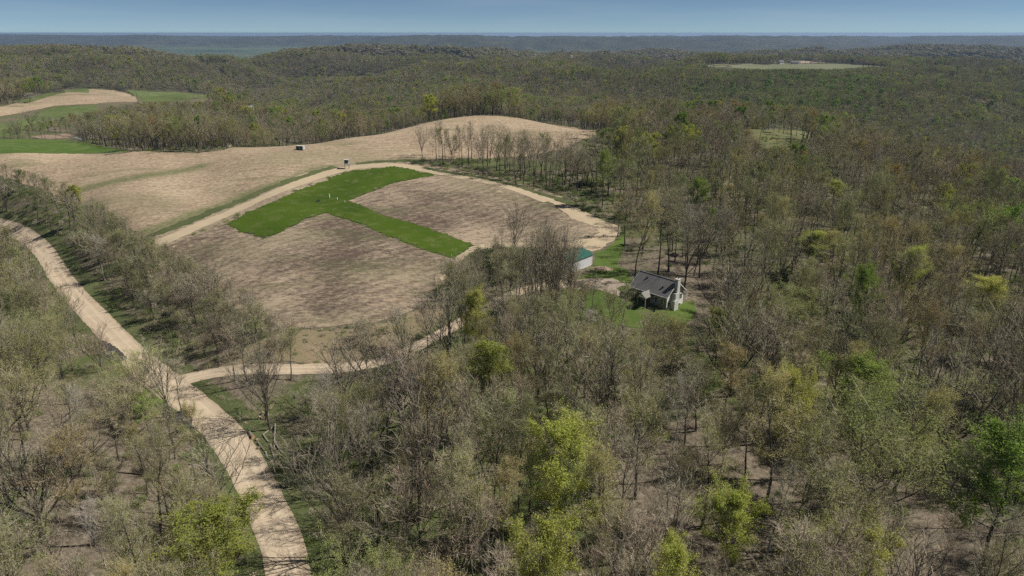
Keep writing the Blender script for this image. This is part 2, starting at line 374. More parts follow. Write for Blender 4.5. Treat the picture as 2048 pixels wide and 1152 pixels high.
# ------------------------------------------------------------------ ground mesh
GB = [(*hit(u_, v_), r_, k_) for u_, v_, r_, k_ in ((820,820,26,1),(900,1000,22,1),(1050,760,26,.8),(1150,700,20,.6),(620,860,10,.5),(1600,1010,22,-1),(1780,1080,16,-1),(1450,900,18,-.8),(1350,530,16,-.4),(250,920,16,-.9),(100,830,16,-.7),(180,1080,12,-.6),(1950,830,18,.5),(1230,950,14,-.4),(1330,780,16,.4),(480,760,14,-.7))]
def green_bias(x, y):
    t = np.zeros(np.shape(x))
    for cx_, cy_, r_, k_ in GB: t = t + k_*np.exp(-((x-cx_)**2+(y-cy_)**2)/r_**2)
    return np.clip(t, -1, 1)
def grid_mesh():
    me = bpy.data.meshes.new('ground')
    co = np.stack([GX, GY, GZ.ravel()], -1)
    ii, jj = np.meshgrid(np.arange(NR-1), np.arange(NA-1), indexing='ij'); b = (ii*NA+jj).ravel()
    faces = np.stack([b, b+NA, b+NA+1, b+1], -1)
    # winding so normals point up
    me.vertices.add(len(co)); me.vertices.foreach_set('co', co.ravel())
    me.loops.add(faces.size); me.loops.foreach_set('vertex_index', faces[:, ::-1].ravel())
    me.polygons.add(len(faces)); me.polygons.foreach_set('loop_start', np.arange(0, faces.size, 4)); 
    me.polygons.foreach_set('use_smooth', np.ones(len(faces), bool))
    me.update(); me.validate()
    rr = np.hypot(GX, GY)
    zr = sstep(900, 2200, rr); zg = sstep(4300, 4700, GY)*sstep(155, 168, CZ-GZ.ravel())*(GY < 12000); zb = sstep(5600, 6000, GY)*(1-zg)
    zr = zr*(1-zg)*(1-zb)
    col = np.stack([zr, zg, zb, np.ones_like(zr)], -1)
    a = me.color_attributes.new('zone', 'FLOAT_COLOR', 'POINT'); a.data.foreach_set('color', col.ravel())
    a = me.attributes.new('green', 'FLOAT', 'POINT'); a.data.foreach_set('value', green_bias(GX, GY).astype(np.float32))
    me.materials.append(MAT['ground'])
    return me
g = kind(newobj('ground', grid_mesh()), 'structure')

def sheet(name, poly, off, mat, step=4.0, amp=.5, bs=2.0, weed=None, seed=1, sub=True):
    """terrain-following sheet inside a world polygon with an uneven edge"""
    rg = random.Random(seed); pts = []
    n = len(poly); per = 0
    for i in range(n):
        (x1,y1),(x2,y2) = poly[i], poly[(i+1)%n]; L = math.hypot(x2-x1, y2-y1); k = max(1, int(L/bs))
        nx, ny = (y2-y1)/(L+1e-9), -(x2-x1)/(L+1e-9)
        for j in range(k):
            t = j/k; q = per+L*t
            o = amp*(math.sin(q*.21+seed)*.5+math.sin(q*.57+2*seed)*.35+rg.uniform(-.7,.7))
            pts.append((x1+(x2-x1)*t+nx*o, y1+(y2-y1)*t+ny*o))
        per += L
    P = np.array(pts); nb = len(P)
    gx, gy = np.meshgrid(np.arange(P[:,0].min(), P[:,0].max(), step), np.arange(P[:,1].min(), P[:,1].max(), step))
    gx = gx.ravel()+np.array([rg.uniform(-.2,.2)*step for _ in range(gx.size)]); gy = gy.ravel()
    m = inpoly(gx, gy, pts) & (dline(gx, gy, pts+[pts[0]]) > step*.35)
    allp = [Vector(p) for p in pts]+[Vector((a,b)) for a, b in zip(gx[m], gy[m])]
    r = delaunay_2d_cdt(allp, [(i,(i+1)%nb) for i in range(nb)], [list(range(nb))], 1, 1e-4)
    V, F = r[0], r[2]
    x = np.array([v.x for v in V]); y = np.array([v.y for v in V])
    z = Hs(x, y) + .03 + off*.015 + np.hypot(x, y)*(.00016+.00006*off)
    me = bpy.data.meshes.new(name); 
    tri = [tuple(f) for f in F]
    me.from_pydata(list(zip(x.tolist(), y.tolist(), z.tolist())), [], tri)
    me.update()
    if sum(p.normal.z for p in me.polygons) < 0: me.flip_normals()
    me.polygons.foreach_set('use_smooth', np.ones(len(me.polygons), bool))
    if weed is not None:
        a = me.attributes.new('weed', 'FLOAT', 'POINT'); a.data.foreach_set('value', weed(x, y).astype(np.float32))
    me.materials.append(mat)
    return kind(newobj(name, me), 'structure')

def smooth_line(pts, n=3):
    for _ in range(n):
        q = [pts[0]]
        for a, b in zip(pts[:-1], pts[1:]):
            q.append(tuple(.75*s+.25*t for s, t in zip(a, b))); q.append(tuple(.25*s+.75*t for s, t in zip(a, b)))
        q.append(pts[-1]); pts = q
    return pts
def strip(name, pts, off, mat, across=7, amp=.35, seed=2, n=3):
    """pts: (x, y, width) centre line"""
    pts = smooth_line(pts, n); rg = random.Random(seed)
    X = np.array(pts); T = np.gradient(X[:,:2], axis=0); T /= np.linalg.norm(T, axis=1)[:,None]+1e-9
    N = np.stack([T[:,1], -T[:,0]], -1); s = np.concatenate([[0], np.cumsum(np.linalg.norm(np.diff(X[:,:2], axis=0), axis=1))])
    # resample each ~1.5 m
    m = max(4, int(s[-1]/1.6)); ss = np.linspace(0, s[-1], m)
    cx = np.interp(ss, s, X[:,0]); cy_ = np.interp(ss, s, X[:,1]); wd = np.interp(ss, s, X[:,2]); nx = np.interp(ss, s, N[:,0]); ny = np.interp(ss, s, N[:,1])
    v = []; uv = []
    tt = np.linspace(-.5, .5, across)
    j1 = amp*(fbm(ss*.15, ss*0+seed, 3, 3)+.5*np.array([rg.uniform(-1,1) for _ in ss])); j2 = amp*(fbm(ss*.15, ss*0+seed+9, 4, 3)+.5*np.array([rg.uniform(-1,1) for _ in ss]))
    x = np.empty((m, across)); y = np.empty((m, across))
    for k, t in enumerate(tt):
        e = (j1 if t < 0 else j2)*(abs(t)*2)**4*(1 if t > 0 else -1)
        x[:,k] = cx+nx*(wd*t+e); y[:,k] = cy_+ny*(wd*t+e)
    z = Hs(x, y)+ .03 + off*.015 + np.hypot(x, y)*(.00016+.00006*off)
    co = np.stack([x, y, z], -1).reshape(-1, 3)
    f = [(a*across+b, a*across+b+1, (a+1)*across+b+1, (a+1)*across+b) for a in range(m-1) for b in range(across-1)]
    me = bpy.data.meshes.new(name); me.from_pydata(co.tolist(), [], f); me.update()
    if sum(p.normal.z for p in me.polygons) < 0: me.flip_normals()
    ul = me.uv_layers.new(name='UVMap'); li = np.empty(len(me.loops), int); me.loops.foreach_get('vertex_index', li)
    U = np.stack([np.tile(tt+.5, m), np.repeat(ss, across)], -1); ul.data.foreach_set('uv', U[li].ravel())
    me.polygons.foreach_set('use_smooth', np.ones(len(me.polygons), bool)); me.materials.append(mat)
    return kind(newobj(name, me), 'structure')

# ---- lines and polygons read off the photograph, laid on the terrain
ROAD = [(*hit(u, v), wd) for u, v, wd in [(-420,425,7),(-200,428,7),(-90,435,7),(-30,444,7),(10,453,7),(52,470,7),(92,505,7.1),(122,560,7.1),(179,622,7.1),(219,664,7.2),(258,706,7.4),(318,758,8.2),(360,790,8),(402,822,7.4),(470,890,7.6),(514,973,7.2),(550,1047,7.1),(575,1134,7.0),(590,1250,7),(600,1400,7)]]
DRIVE = [(*hit(u, v), wd) for u, v, wd in [(335,772,7.5),(385,754,6.0),(430,745,4.4),(500,740,4.0),(600,740,4.0),(700,736,4.0),(765,724,4.0),(815,704,4.0),(858,680,4.0),(905,655,4),(950,628,4),(1000,598,4),(1060,576,4.2),(1120,568,5),(1160,570,6)]]
YARD = hits([(1140,562),(1165,560),(1195,556),(1225,558),(1250,566),(1252,572),(1232,577),(1243,588),(1252,596),(1225,588),(1190,580),(1150,574)])
RL = [(p[0], p[1]) for p in ROAD]; DL = [(p[0], p[1]) for p in DRIVE]
a0, a1 = hit(697,402), hit(945,491); ROWANG = math.atan2(a1[1]-a0[1], a1[0]-a0[0])
b0, b1 = hit(100,345), hit(600,300); ROW2 = math.atan2(b1[1]-b0[1], b1[0]-b0[0])
PLOT = hits([(455,449),(484,433),(530,411),(580,389),(625,371),(671,353),(710,341),(762,336),(796,334),(830,341),(872,350),(841,355),(805,363),(775,371),(748,381),(729,389),(697,402),(735,418),(775,433),(820,447),(867,460),(905,475),(945,491),(930,505),(913,518),(870,505),(828,493),(780,473),(736,454),(700,441),(671,431),(657,426),(648,427),(606,441),(580,453),(554,467),(525,478),(502,470)])
STUB_L = hits([(452,450),(502,471),(525,480),(554,469),(606,443),(648,428),(671,433),(736,456),(828,495),(913,520),(900,545),(880,575),(850,605),(800,632),(745,646),(690,650),(620,655),(560,655),(520,640),(460,610),(400,560),(350,520),(318,500),(380,475)])
STUB_R = hits([(697,402),(729,389),(775,371),(841,355),(872,351),(910,357),(960,368),(1020,383),(1075,400),(1120,420),(1150,436),(1190,450),(1205,466),(1180,478),(1120,485),(1060,487),(1000,486),(958,490),(945,491),(867,460),(775,433)])
BIG = hits([(-60,310),(0,308),(130,307),(300,303),(450,300),(590,290),(700,277),(790,262),(860,245),(900,237),(960,231.5),(1030,236),(1080,245),(1150,255),(1205,262),(1190,272),(1150,287),(1120,300),(1060,312),(1000,316),(930,318),(860,318),(815,325),(760,328),(690,334),(620,356),(560,381),(480,415),(400,450),(320,485),(290,478),(250,450),(200,420),(130,395),(50,368),(0,350),(-100,330)])
TRACK1 = [(*hit(u, v), wd) for u, v, wd in [(292,497,7.5),(330,483,7),(400,452,6.5),(480,416,6.3),(560,382,6.3),(620,359,6.5),(680,339,7),(735,331.5,7.5),(800,332,7.5),(860,341,7),(930,355,6),(1000,370,6),(1060,387,6.5),(1100,402,8)]]
TRACK2 = hits([(1085,394),(1130,407),(1165,422),(1205,440),(1240,455),(1243,464),(1228,482),(1205,497),(1185,503),(1150,497),(1100,496),(1040,494),(990,493),(958,500),(935,512),(922,528),(905,545),(893,558),(886,562),(880,556),(892,540),(913,518),(945,491),(958,489),(1000,486),(1060,487),(1120,485),(1180,478),(1200,466),(1185,452),(1150,440),(1120,420)])
PASTURE_BIG = hits([(-60,240),(0,233),(60,222),(110,212),(190,208),(275,204),(262,190),(230,181),(180,178),(130,181),(90,190),(40,205),(0,214),(-60,225)])
G_FAR1 = hits([(252,180),(330,184),(420,190),(415,200),(330,204),(285,204),(268,190)])
G_FAR2 = hits([(-60,262),(0,250),(60,233),(110,214),(190,210),(200,222),(150,240),(60,262),(0,275)])
G_FAR3 = hits([(40,203),(90,188),(130,180),(180,177),(178,180),(130,186),(90,196),(50,207)])
GREENF = hits([(-60,276),(0,278),(100,280),(180,287),(225,296),(262,305),(200,306.5),(130,306.5),(0,307.5),(-60,309)])
POND = hits([(112,281),(120,275),(145,274),(165,278),(166,284),(140,286)])
DIRT = hits([(62,274),(85,270),(112,271),(128,267),(150,272),(140,276),(112,278),(80,278)])
LAWN = hits([(1130,580),(1160,555),(1195,540),(1230,530),(1262,545),(1262,575),(1300,600),(1345,612),(1384,600),(1392,622),(1370,650),(1310,662),(1230,650),(1160,615),(1120,595)])
LAWN2 = hits([(1190,504),(1212,498),(1232,483),(1247,466),(1256,470),(1250,490),(1238,515),(1235,540),(1200,546),(1178,540),(1190,530)])
COPSEG = hits([(930,330),(985,322),(1050,322),(1120,326),(1145,333),(1110,340),(1040,338),(980,342)])
CLEAR = hits([(1480,262),(1540,259),(1600,262),(1645,270),(1640,282),(1590,300),(1545,305),(1500,290)])
MEADOW = hits([(500,690),(560,665),(700,660),(790,645),(860,610),(900,600),(880,640),(830,680),(760,712),(700,724),(600,728),(480,728),(430,735),(450,710)])
RIDGEF = hits([(1410,134),(1480,129),(1560,127),(1640,128),(1700,129),(1780,134),(1700,139),(1600,141),(1500,140)])
RIDGET = hits([(1595,121),(1630,123),(1650,126.5),(1600,127),(1585,124)])

m_big = m_stubble('corn_stubble_pale', ROW2, (.225,.165,.110), (.555,.435,.295), green=.85, patch=(.02,.30))
m_low = m_stubble('corn_stubble_dark', ROWANG, (.108,.080,.060), (.415,.325,.228), green=.45, patch=(.020,.85), rows=1.6)
m_low0 = m_stubble('field_margin', ROWANG, (.20,.155,.105), (.46,.375,.265), green=.0, patch=(.03,.3))
m_trk = m_gravel('track_straw', (.46,.37,.245), (.64,.52,.36), False)
m_road = m_gravel('gravel_tan', (.43,.33,.225), (.64,.52,.375))
m_plot = m_grass('grass_plot_green', (.034,.068,.003), (.082,.130,.009), (.19,.19,.08), .9)
m_verge = m_grass('verge_grass', (.062,.078,.030), (.135,.155,.060), (.25,.20,.13), .85)
m_lawn = m_grass('lawn_grass', (.060,.095,.020), (.125,.185,.035), (.25,.22,.14), .45)
m_past = m_grass('pasture_grass', (.075,.110,.030), (.15,.19,.06), (.34,.28,.19), .8)
m_mead = m_grass('meadow_dry', (.13,.125,.055), (.33,.26,.165), (.38,.24,.16), .9)

sw1 = hits([(130,388),(200,370),(262,357),(330,347),(400,333)]); sw2 = hits([(270,475),(330,452),(420,418),(500,388),(580,360),(660,336),(760,325),(850,322)])
sw3 = hits([(560,315),(640,312),(700,315)]); sw4 = hits([(210,405),(280,398),(330,412)])
def weed_big(x, y):
    return np.clip(1.5*np.exp(-(dline(x,y,sw1)/4.5)**2) + 1.6*np.exp(-(dline(x,y,sw2)/4.0)**2) + .5*np.exp(-(dline(x,y,sw3)/14)**2) + .5*np.exp(-(dline(x,y,sw4)/7)**2), 0, 1.3)
wl = hits([(1040,455),(1100,465),(1170,470)]); wl2 = hits([(900,360),(1000,385),(1090,412),(1130,430)]); wl3 = hits([(520,640),(640,640),(760,640)])
def weed_low(x, y): return np.clip(.5*np.exp(-(dline(x,y,wl)/5)**2) + .9*np.exp(-(dline(x,y,wl2)/3.2)**2) + .3*np.exp(-(dline(x,y,wl3)/6)**2), 0, 1)
strip('field_edge', [(a, b, 17) for a, b, _ in TRACK1], .5, m_low0, 6, .8, 77)
sheet('crop_field', BIG, 0, m_big, 3.2, .8, 2.5, weed_big, 3)
sheet('crop_field', STUB_L, 1, m_low, 4, .5, 2, weed_low, 4)
sheet('crop_field', STUB_R, 1, m_low, 4, .5, 2, weed_low, 5)
sheet('field_edge', TRACK2, 2, m_trk, 3, .7, 1.5, seed=6)
strip('field_track', TRACK1, 3, m_trk, 6, .6, 7)
sheet('grass_plot', PLOT, 4, m_plot, 4, 1.3, .9, seed=8)
strip('gravel_road', ROAD, 3, m_road, 9, .22, 9)
strip('driveway', DRIVE, 2, m_road, 6, .35, 10)
sheet('yard', YARD, 4, m_gravel('yard_gravel', (.38,.31,.235), (.56,.47,.37), False), 2, .5, 1.2, seed=11)
sheet('lawn', LAWN, 1, m_lawn, 3, .7, 2, seed=12)
sheet('lawn', LAWN2, 1, m_lawn, 2.5, .5, 1.5, seed=13)
sheet('meadow', MEADOW, 1, m_mead, 3, 1.0, 2, seed=14)
sheet('hill_field', PASTURE_BIG, 0, m_big, 8, .8, 4, weed_big, 15)
sheet('pasture', G_FAR1, 0, m_past, 8, 1, 4, seed=16); sheet('pasture', G_FAR2, 0, m_past, 7, 1, 4, seed=17)
sheet('pasture', G_FAR3, 1, m_past, 6, 1, 4, seed=18)
sheet('green_field', GREENF, 0, m_grass('field_grass', (.055,.10,.018), (.11,.175,.03), (.30,.26,.16), .9, .6), 5, .7, 3, seed=19)
sheet('pasture', COPSEG, 0, m_verge, 5, 1, 3, seed=20)
sheet('clearing', CLEAR, 0, m_grass('brushy_grass', (.10,.11,.04), (.19,.20,.08), (.24,.12,.09), 1.0, .5), 6, 2, 4, seed=21)
sheet('ridge_field', RIDGEF, 0, m_grass('ridge_grass', (.13,.14,.07), (.21,.215,.12), (.30,.27,.19), .6, .3), 25, 4, 15, seed=22); sheet('ridge_field', RIDGET, 1, m_big, 20, 3, 12, lambda x, y: x*0, 23)
sheet('dirt_bank', DIRT, 1, flat('bare_dirt', (.30,.22,.16), var=.3, scale=.4), 4, .8, 2, seed=24)
mw = M('pond_water'); mw.diffuse((.30,.32,.33), .12, spec=.8)
pz = min(H1(x, y) for x, y in POND)+.55
pm = bpy.data.meshes.new('pond'); pm.from_pydata([(x, y, pz) for x, y in POND], [], [tuple(range(len(POND)))]); pm.update()
if pm.polygons[0].normal.z < 0: pm.flip_normals()
pm.materials.append(mw.m); kind(newobj('pond', pm), 'structure')
# grass verges either side of the gravel road
def offset_line(line, o, wd):
    X = np.array([(p[0], p[1]) for p in line]); T = np.gradient(X, axis=0); T /= np.linalg.norm(T, axis=1)[:,None]
    N = np.stack([T[:,1], -T[:,0]], -1); Y = X+N*o; return [(a, b, wd) for a, b in Y]
strip('grass_verge', offset_line(ROAD, -5.4, 5.0), 1, m_verge, 5, 1.0, 31); strip('grass_verge', offset_line(ROAD, 4.5, 2.8), 1, m_verge, 5, 1.1, 32)
strip('grass_strip', [(*p, 5.5) for p in hits([(285,479),(340,461),(420,425),(500,392),(580,362),(640,343),(672,334)])], 2, m_verge, 6, 1.6, 33)
strip('grass_strip', [(*p, 5.0) for p in hits([(712,329),(760,324),(810,322),(850,324)])], 2, m_verge, 5, 1.6, 34)
strip('grass_strip', [(*p, 3.2) for p in hits([(845,336),(930,350),(1000,364),(1060,381),(1120,399),(1190,425)])], 4, m_verge, 5, 1.0, 35)

# ------------------------------------------------------------------ tree prototypes
class Geo:
    def __init__(s): s.v = []; s.f = []; s.m = []; s.nv = 0
    def add(s, V, F, mi):
        V = np.asarray(V, float).reshape(-1, 3); s.v.append(V); s.f += [tuple(int(i)+s.nv for i in f) for f in F]; s.m += [mi]*len(F); s.nv += len(V)
    def tube(s, P, Rd, sides, mi):
        P = np.asarray(P, float); n = len(P); T = np.gradient(P, axis=0); T /= np.linalg.norm(T, axis=1)[:,None]+1e-9
        up = np.array([0,0,1.]) if abs(T[0][2]) < .9 else np.array([1.,0,0])
        A = np.cross(T, up); A /= np.linalg.norm(A, axis=1)[:,None]+1e-9; B = np.cross(T, A)
        th = np.arange(sides)*2*math.pi/sides
        V = P[:,None,:]+np.asarray(Rd)[:,None,None]*(np.cos(th)[None,:,None]*A[:,None,:]+np.sin(th)[None,:,None]*B[:,None,:])
        F = [(i*sides+j, i*sides+(j+1)%sides, (i+1)*sides+(j+1)%sides, (i+1)*sides+j) for i in range(n-1) for j in range(sides)]
        s.add(V, F, mi)
    def tris(s, V, mi):          # V: (n,3,3)
        n = len(V); s.add(V, np.arange(n*3).reshape(-1, 3).tolist(), mi)
    def mesh(s, name, mats):
        V = np.concatenate(s.v); me = bpy.data.meshes.new(name)
        me.vertices.add(len(V)); me.vertices.foreach_set('co', V.ravel())
        ln = np.array([len(f) for f in s.f]); idx = np.fromiter((i for f in s.f for i in f), int)
        me.loops.add(len(idx)); me.loops.foreach_set('vertex_index', idx)
        me.polygons.add(len(ln)); me.polygons.foreach_set('loop_start', np.concatenate([[0], np.cumsum(ln)[:-1]]))
        me.polygons.foreach_set('material_index', np.array(s.m)); me.update()
        for m in mats: me.materials.append(m)
        return me

def unit(v): return v/(np.linalg.norm(v)+1e-9)
def grow(rg, p, d, L, r, n, up, wob):
    """a wandering polyline that bends upwards"""
    P = [p]; 
    for i in range(n):
        d = unit(d+np.array([rg.gauss(0,wob), rg.gauss(0,wob), rg.gauss(0,wob)+up])); p = p+d*L/n; P.append(p)
    return np.array(P)
def side_dir(rg, d, ang_):
    a = np.cross(d, np.array([rg.gauss(0,1), rg.gauss(0,1), rg.gauss(0,1)])); a = unit(a)
    return unit(d*math.cos(ang_)+a*math.sin(ang_))
STY = {  # H, crown radius, first limb height (fraction), limbs, fork
 'forest': dict(H=22, cr=4.3, t0=.42, nl=13, a0=62, a1=18, up=.16, tr=.24),
 'tall':   dict(H=24, cr=3.4, t0=.50, nl=12, a0=50, a1=15, up=.20, tr=.22),
 'vase':   dict(H=21, cr=4.8, t0=.22, nl=9,  a0=34, a1=12, up=.10, tr=.26, fork=1),
 'oak':    dict(H=20, cr=8.8, t0=.20, nl=10, a0=64, a1=20, up=.13, tr=.42, fork=1),
 'round':  dict(H=20, cr=5.4, t0=.34, nl=15, a0=72, a1=18, up=.12, tr=.28),
 'slim':   dict(H=14, cr=2.2, t0=.30, nl=9,  a0=50, a1=20, up=.15, tr=.11),
 'small':  dict(H=9,  cr=3.0, t0=.10, nl=10, a0=48, a1=15, up=.12, tr=.10, fork=1),
 'snag':   dict(H=17, cr=3.2, t0=.40, nl=7,  a0=60, a1=25, up=.10, tr=.20),
}
def make_tree(seed, style, leaf=None, nleaf=0, ls=.16, detail=1.0, twig_w=1.0, top_bias=0):
    """returns (wood Geo, crown Geo)"""
    rg = random.Random(seed); nr = np.random.default_rng(seed); S = STY[style]
    W, K = Geo(), Geo(); H, cr = S['H'], S['cr']; fork = S.get('fork')
    tips = []; tw_p = []; tw_d = []; tw_l = []
    lean = np.array([rg.uniform(-.06,.06), rg.uniform(-.06,.06), 1.0])
    th = H*(.92 if not fork else S['t0']+.12)
    T = grow(rg, np.zeros(3), unit(lean), th, 0, 9, .03, .05 if not fork else .03)
    r0 = S['tr']; tt = np.linspace(0, 1, len(T))
    rad = r0*(1-tt*.88)*(1+.5*np.exp(-tt*14)) if not fork else r0*(1-tt*.35)*(1+.4*np.exp(-tt*9))
    T[0][2] -= 1.0
    W.tube(T, rad, 7 if detail > .7 else 5, 0)
    nl = S['nl'] if detail > .7 else max(6, int(S['nl']*.75))
    az0 = rg.uniform(0, 6.28)
    for i in range(nl):
        f = (i+.5)/nl
        t = S['t0']+(1-S['t0'])*f*.96 if not fork else .55+.45*f
        k = t*(len(T)-1) if not fork else t*(len(T)-1)
        k0 = min(int(k), len(T)-2); p = T[k0]*(1-(k-k0))+T[k0+1]*(k-k0)
        a = R(S['a0']+(S['a1']-S['a0'])*(f**.8)+rg.uniform(-8, 8)); az_ = az0+i*2.4+rg.uniform(-.4,.4)
        d = np.array([math.cos(az_)*math.sin(a), math.sin(az_)*math.sin(a), math.cos(a)])
        if fork: L = (H-p[2])*rg.uniform(.80, 1.02)/max(.55, math.cos(a*.62)); L = min(L, cr*1.9 if a > .8 else L)
        else:
            prof = math.sin(math.pi*min(1, .28+.60*f))**.7; L = cr*prof*1.25/max(.55, math.sin(a)+.1)*rg.uniform(.8,1.15); L = min(L, (H-p[2])*1.05+1)
        lr_ = (rad[k0]*(.55 if not fork else .62))*rg.uniform(.8,1.1)
        lr_ = min(lr_, .035*L+.03)
        P1 = grow(rg, p, d, L, 0, 6, S['up'], .10); W.tube(P1, lr_*np.linspace(1, .25, 7), 5 if detail > .7 else 3, 0)
        n2 = 7 if detail > .7 else 5
        if fork: n2 = int(n2*1.5)
        for j in range(n2):
            t2 = .22+.78*(j+.5)/n2; k = t2*6; k0 = min(int(k), 5); p2 = P1[k0]*(1-(k-k0))+P1[k0+1]*(k-k0)
            d1 = unit(P1[k0+1]-P1[k0]); d2 = side_dir(rg, d1, R(rg.uniform(28, 58))); d2 = unit(d2+np.array([0,0,.25]))
            L2 = L*(.50-.22*t2)*rg.uniform(.75,1.25)
            P2 = grow(rg, p2, d2, L2, 0, 4, .10, .14)
            if detail > .7: W.tube(P2, lr_*.38*np.linspace(1, .25, 5)+.008, 3, 0)
            else:
                tw_p.append(p2); tw_d.append(P2[-1]-p2); tw_l.append(.10)
            n3 = (5 if nleaf else 4) if detail > .7 else 3
            for q in range(n3):
                t3 = .15+.85*(q+.6)/n3; k = t3*4; k0 = min(int(k), 3); p3 = P2[k0]*(1-(k-k0))+P2[k0+1]*(k-k0)
                d3 = side_dir(rg, unit(P2[k0+1]-P2[k0]), R(rg.uniform(20, 60))); d3 = unit(d3+np.array([0,0,.2]))
                L3 = max(.7, L2*.55)*rg.uniform(.7,1.3)
                tw_p.append(p3); tw_d.append(d3*L3); tw_l.append(.042*twig_w if detail > .7 else .07*twig_w); tips.append((p3, d3*L3))
    # twigs: thin tapering strips, two generations
    p = np.array(tw_p); d = np.array(tw_d); wd = np.array(tw_l)
    def strips(p, d, wd):
        s_ = np.cross(d, nr.normal(size=p.shape)); s_ /= np.linalg.norm(s_, axis=1)[:,None]+1e-9
        mid = p+d*.5+nr.normal(size=p.shape)*np.linalg.norm(d, axis=1)[:,None]*.05
        h = wd[:,None]*.5
        a = np.stack([p-s_*h, p+s_*h, mid+s_*h*.8], 1); b = np.stack([p-s_*h, mid+s_*h*.8, mid-s_*h*.8], 1); c = np.stack([mid-s_*h*.8, mid+s_*h*.8, p+d], 1)
        return np.concatenate([a, b, c])
    K.tris(strips(p, d, wd), 0)
    n4 = 6 if detail > .7 else 4
    tp = np.array([t[0] for t in tips]); td = np.array([t[1] for t in tips]); Ls = np.linalg.norm(td, axis=1)
    rp = np.repeat(tp, n4, 0); rd = np.repeat(td, n4, 0); rl = np.repeat(Ls, n4)
    f = nr.uniform(.1, 1, size=(len(rp),1)); q = rp+rd*f
    dd = rd/rl[:,None]+nr.normal(size=rd.shape)*.55+np.array([0,0,.15]); dd /= np.linalg.norm(dd, axis=1)[:,None]
    dl = nr.uniform(.45, 1.15, size=(len(rp),1))*(1.0 if detail > .7 else 1.5); wd2 = (.019 if detail > .7 else .042)*twig_w
    sd_ = np.cross(dd, nr.normal(size=dd.shape)); sd_ /= np.linalg.norm(sd_, axis=1)[:,None]
    K.tris(np.stack([q-sd_*wd2*.7, q+sd_*wd2*.7, q+dd*dl], 1), 0)
    if nleaf:
        n = int(nleaf*(1 if detail > .7 else .33)); sz = ls*(1 if detail > .7 else 1.75)
        zt = tp[:,2]+td[:,2]; wgt = np.exp(top_bias*(zt-zt.min())/(np.ptp(zt)+.1)); 
        # leaves gather in clumps on some boughs
        cl = vnoise(tp[:,0]*.55+seed, tp[:,2]*.55+tp[:,1]*.4, seed); wgt = wgt*(.55+cl**2*1.3)
        k = nr.choice(len(tp), n, p=wgt/wgt.sum())
        c = tp[k]+td[k]*nr.uniform(.1, 1.15, (n,1))+nr.normal(size=(n,3))*.28
        e1 = nr.normal(size=(n,3)); e1[:,2] *= .6; e1 /= np.linalg.norm(e1, axis=1)[:,None]; e2 = np.cross(e1, nr.normal(size=(n,3))); e2 /= np.linalg.norm(e2, axis=1)[:,None]
        z = (sz*nr.uniform(.5, 1.35, (n,1)))
        K.tris(np.stack([c-e1*z*.6, c+e2*z*.5, c+e1*z*.6], 1), 1)
    return W, K
def far_crown(seed, H, cr, t0, ntri, size, leafy):
    t0 = min(t0, .18)
    """coarse tree for the far woods: short trunk, many flecks through a domed crown"""
    nr = np.random.default_rng(seed); W = Geo()
    T = np.array([[0,0,-1.],[.1,.1,H*.4],[0,.2,H*.8]]); W.tube(T, [.28,.2,.08], 3, 0)
    u = nr.normal(size=(ntri,3)); u /= np.linalg.norm(u, axis=1)[:,None]; u[:,2] = np.where((u[:,2] < -.2) & (nr.uniform(size=ntri) < .7), -u[:,2], u[:,2]); rr = nr.uniform(.72, 1, (ntri,1))
    lob = 1+.22*np.sin(u[:,0:1]*4+seed)*np.cos(u[:,1:2]*5+seed*2)
    c = u*rr*lob*np.array([cr, cr, H*(1-t0)/2])+np.array([0,0,H*(1+t0)/2])
    nn = u/np.array([1,1,1.])+nr.normal(size=(ntri,3))*.30+np.array([0,0,.85]); nn /= np.linalg.norm(nn, axis=1)[:,None]
    e1 = np.cross(nn, nr.normal(size=(ntri,3))); e1 /= np.linalg.norm(e1, axis=1)[:,None]; e2 = np.cross(nn, e1)
    z = size*nr.uniform(.5, 1.4, (ntri,1)); asp = .75 if leafy else .6
    tw_ = nr.uniform(size=ntri) < .45; r1 = nr.normal(size=(ntri,3)); r1 /= np.linalg.norm(r1, axis=1)[:,None]
    e1 = np.where(tw_[:,None], u*.8+r1*.7, e1); e2 = np.where(tw_[:,None], e2*.35, e2)
    V = np.stack([c-e1*z*.6, c+e2*z*asp, c+e1*z*.6], 1)
    k = int(ntri*(leafy if leafy < 1 else 1)) if leafy else 0
    if k: W.tris(V[:k], 2)
    if k < ntri: W.tris(V[k:], 1)
    return W

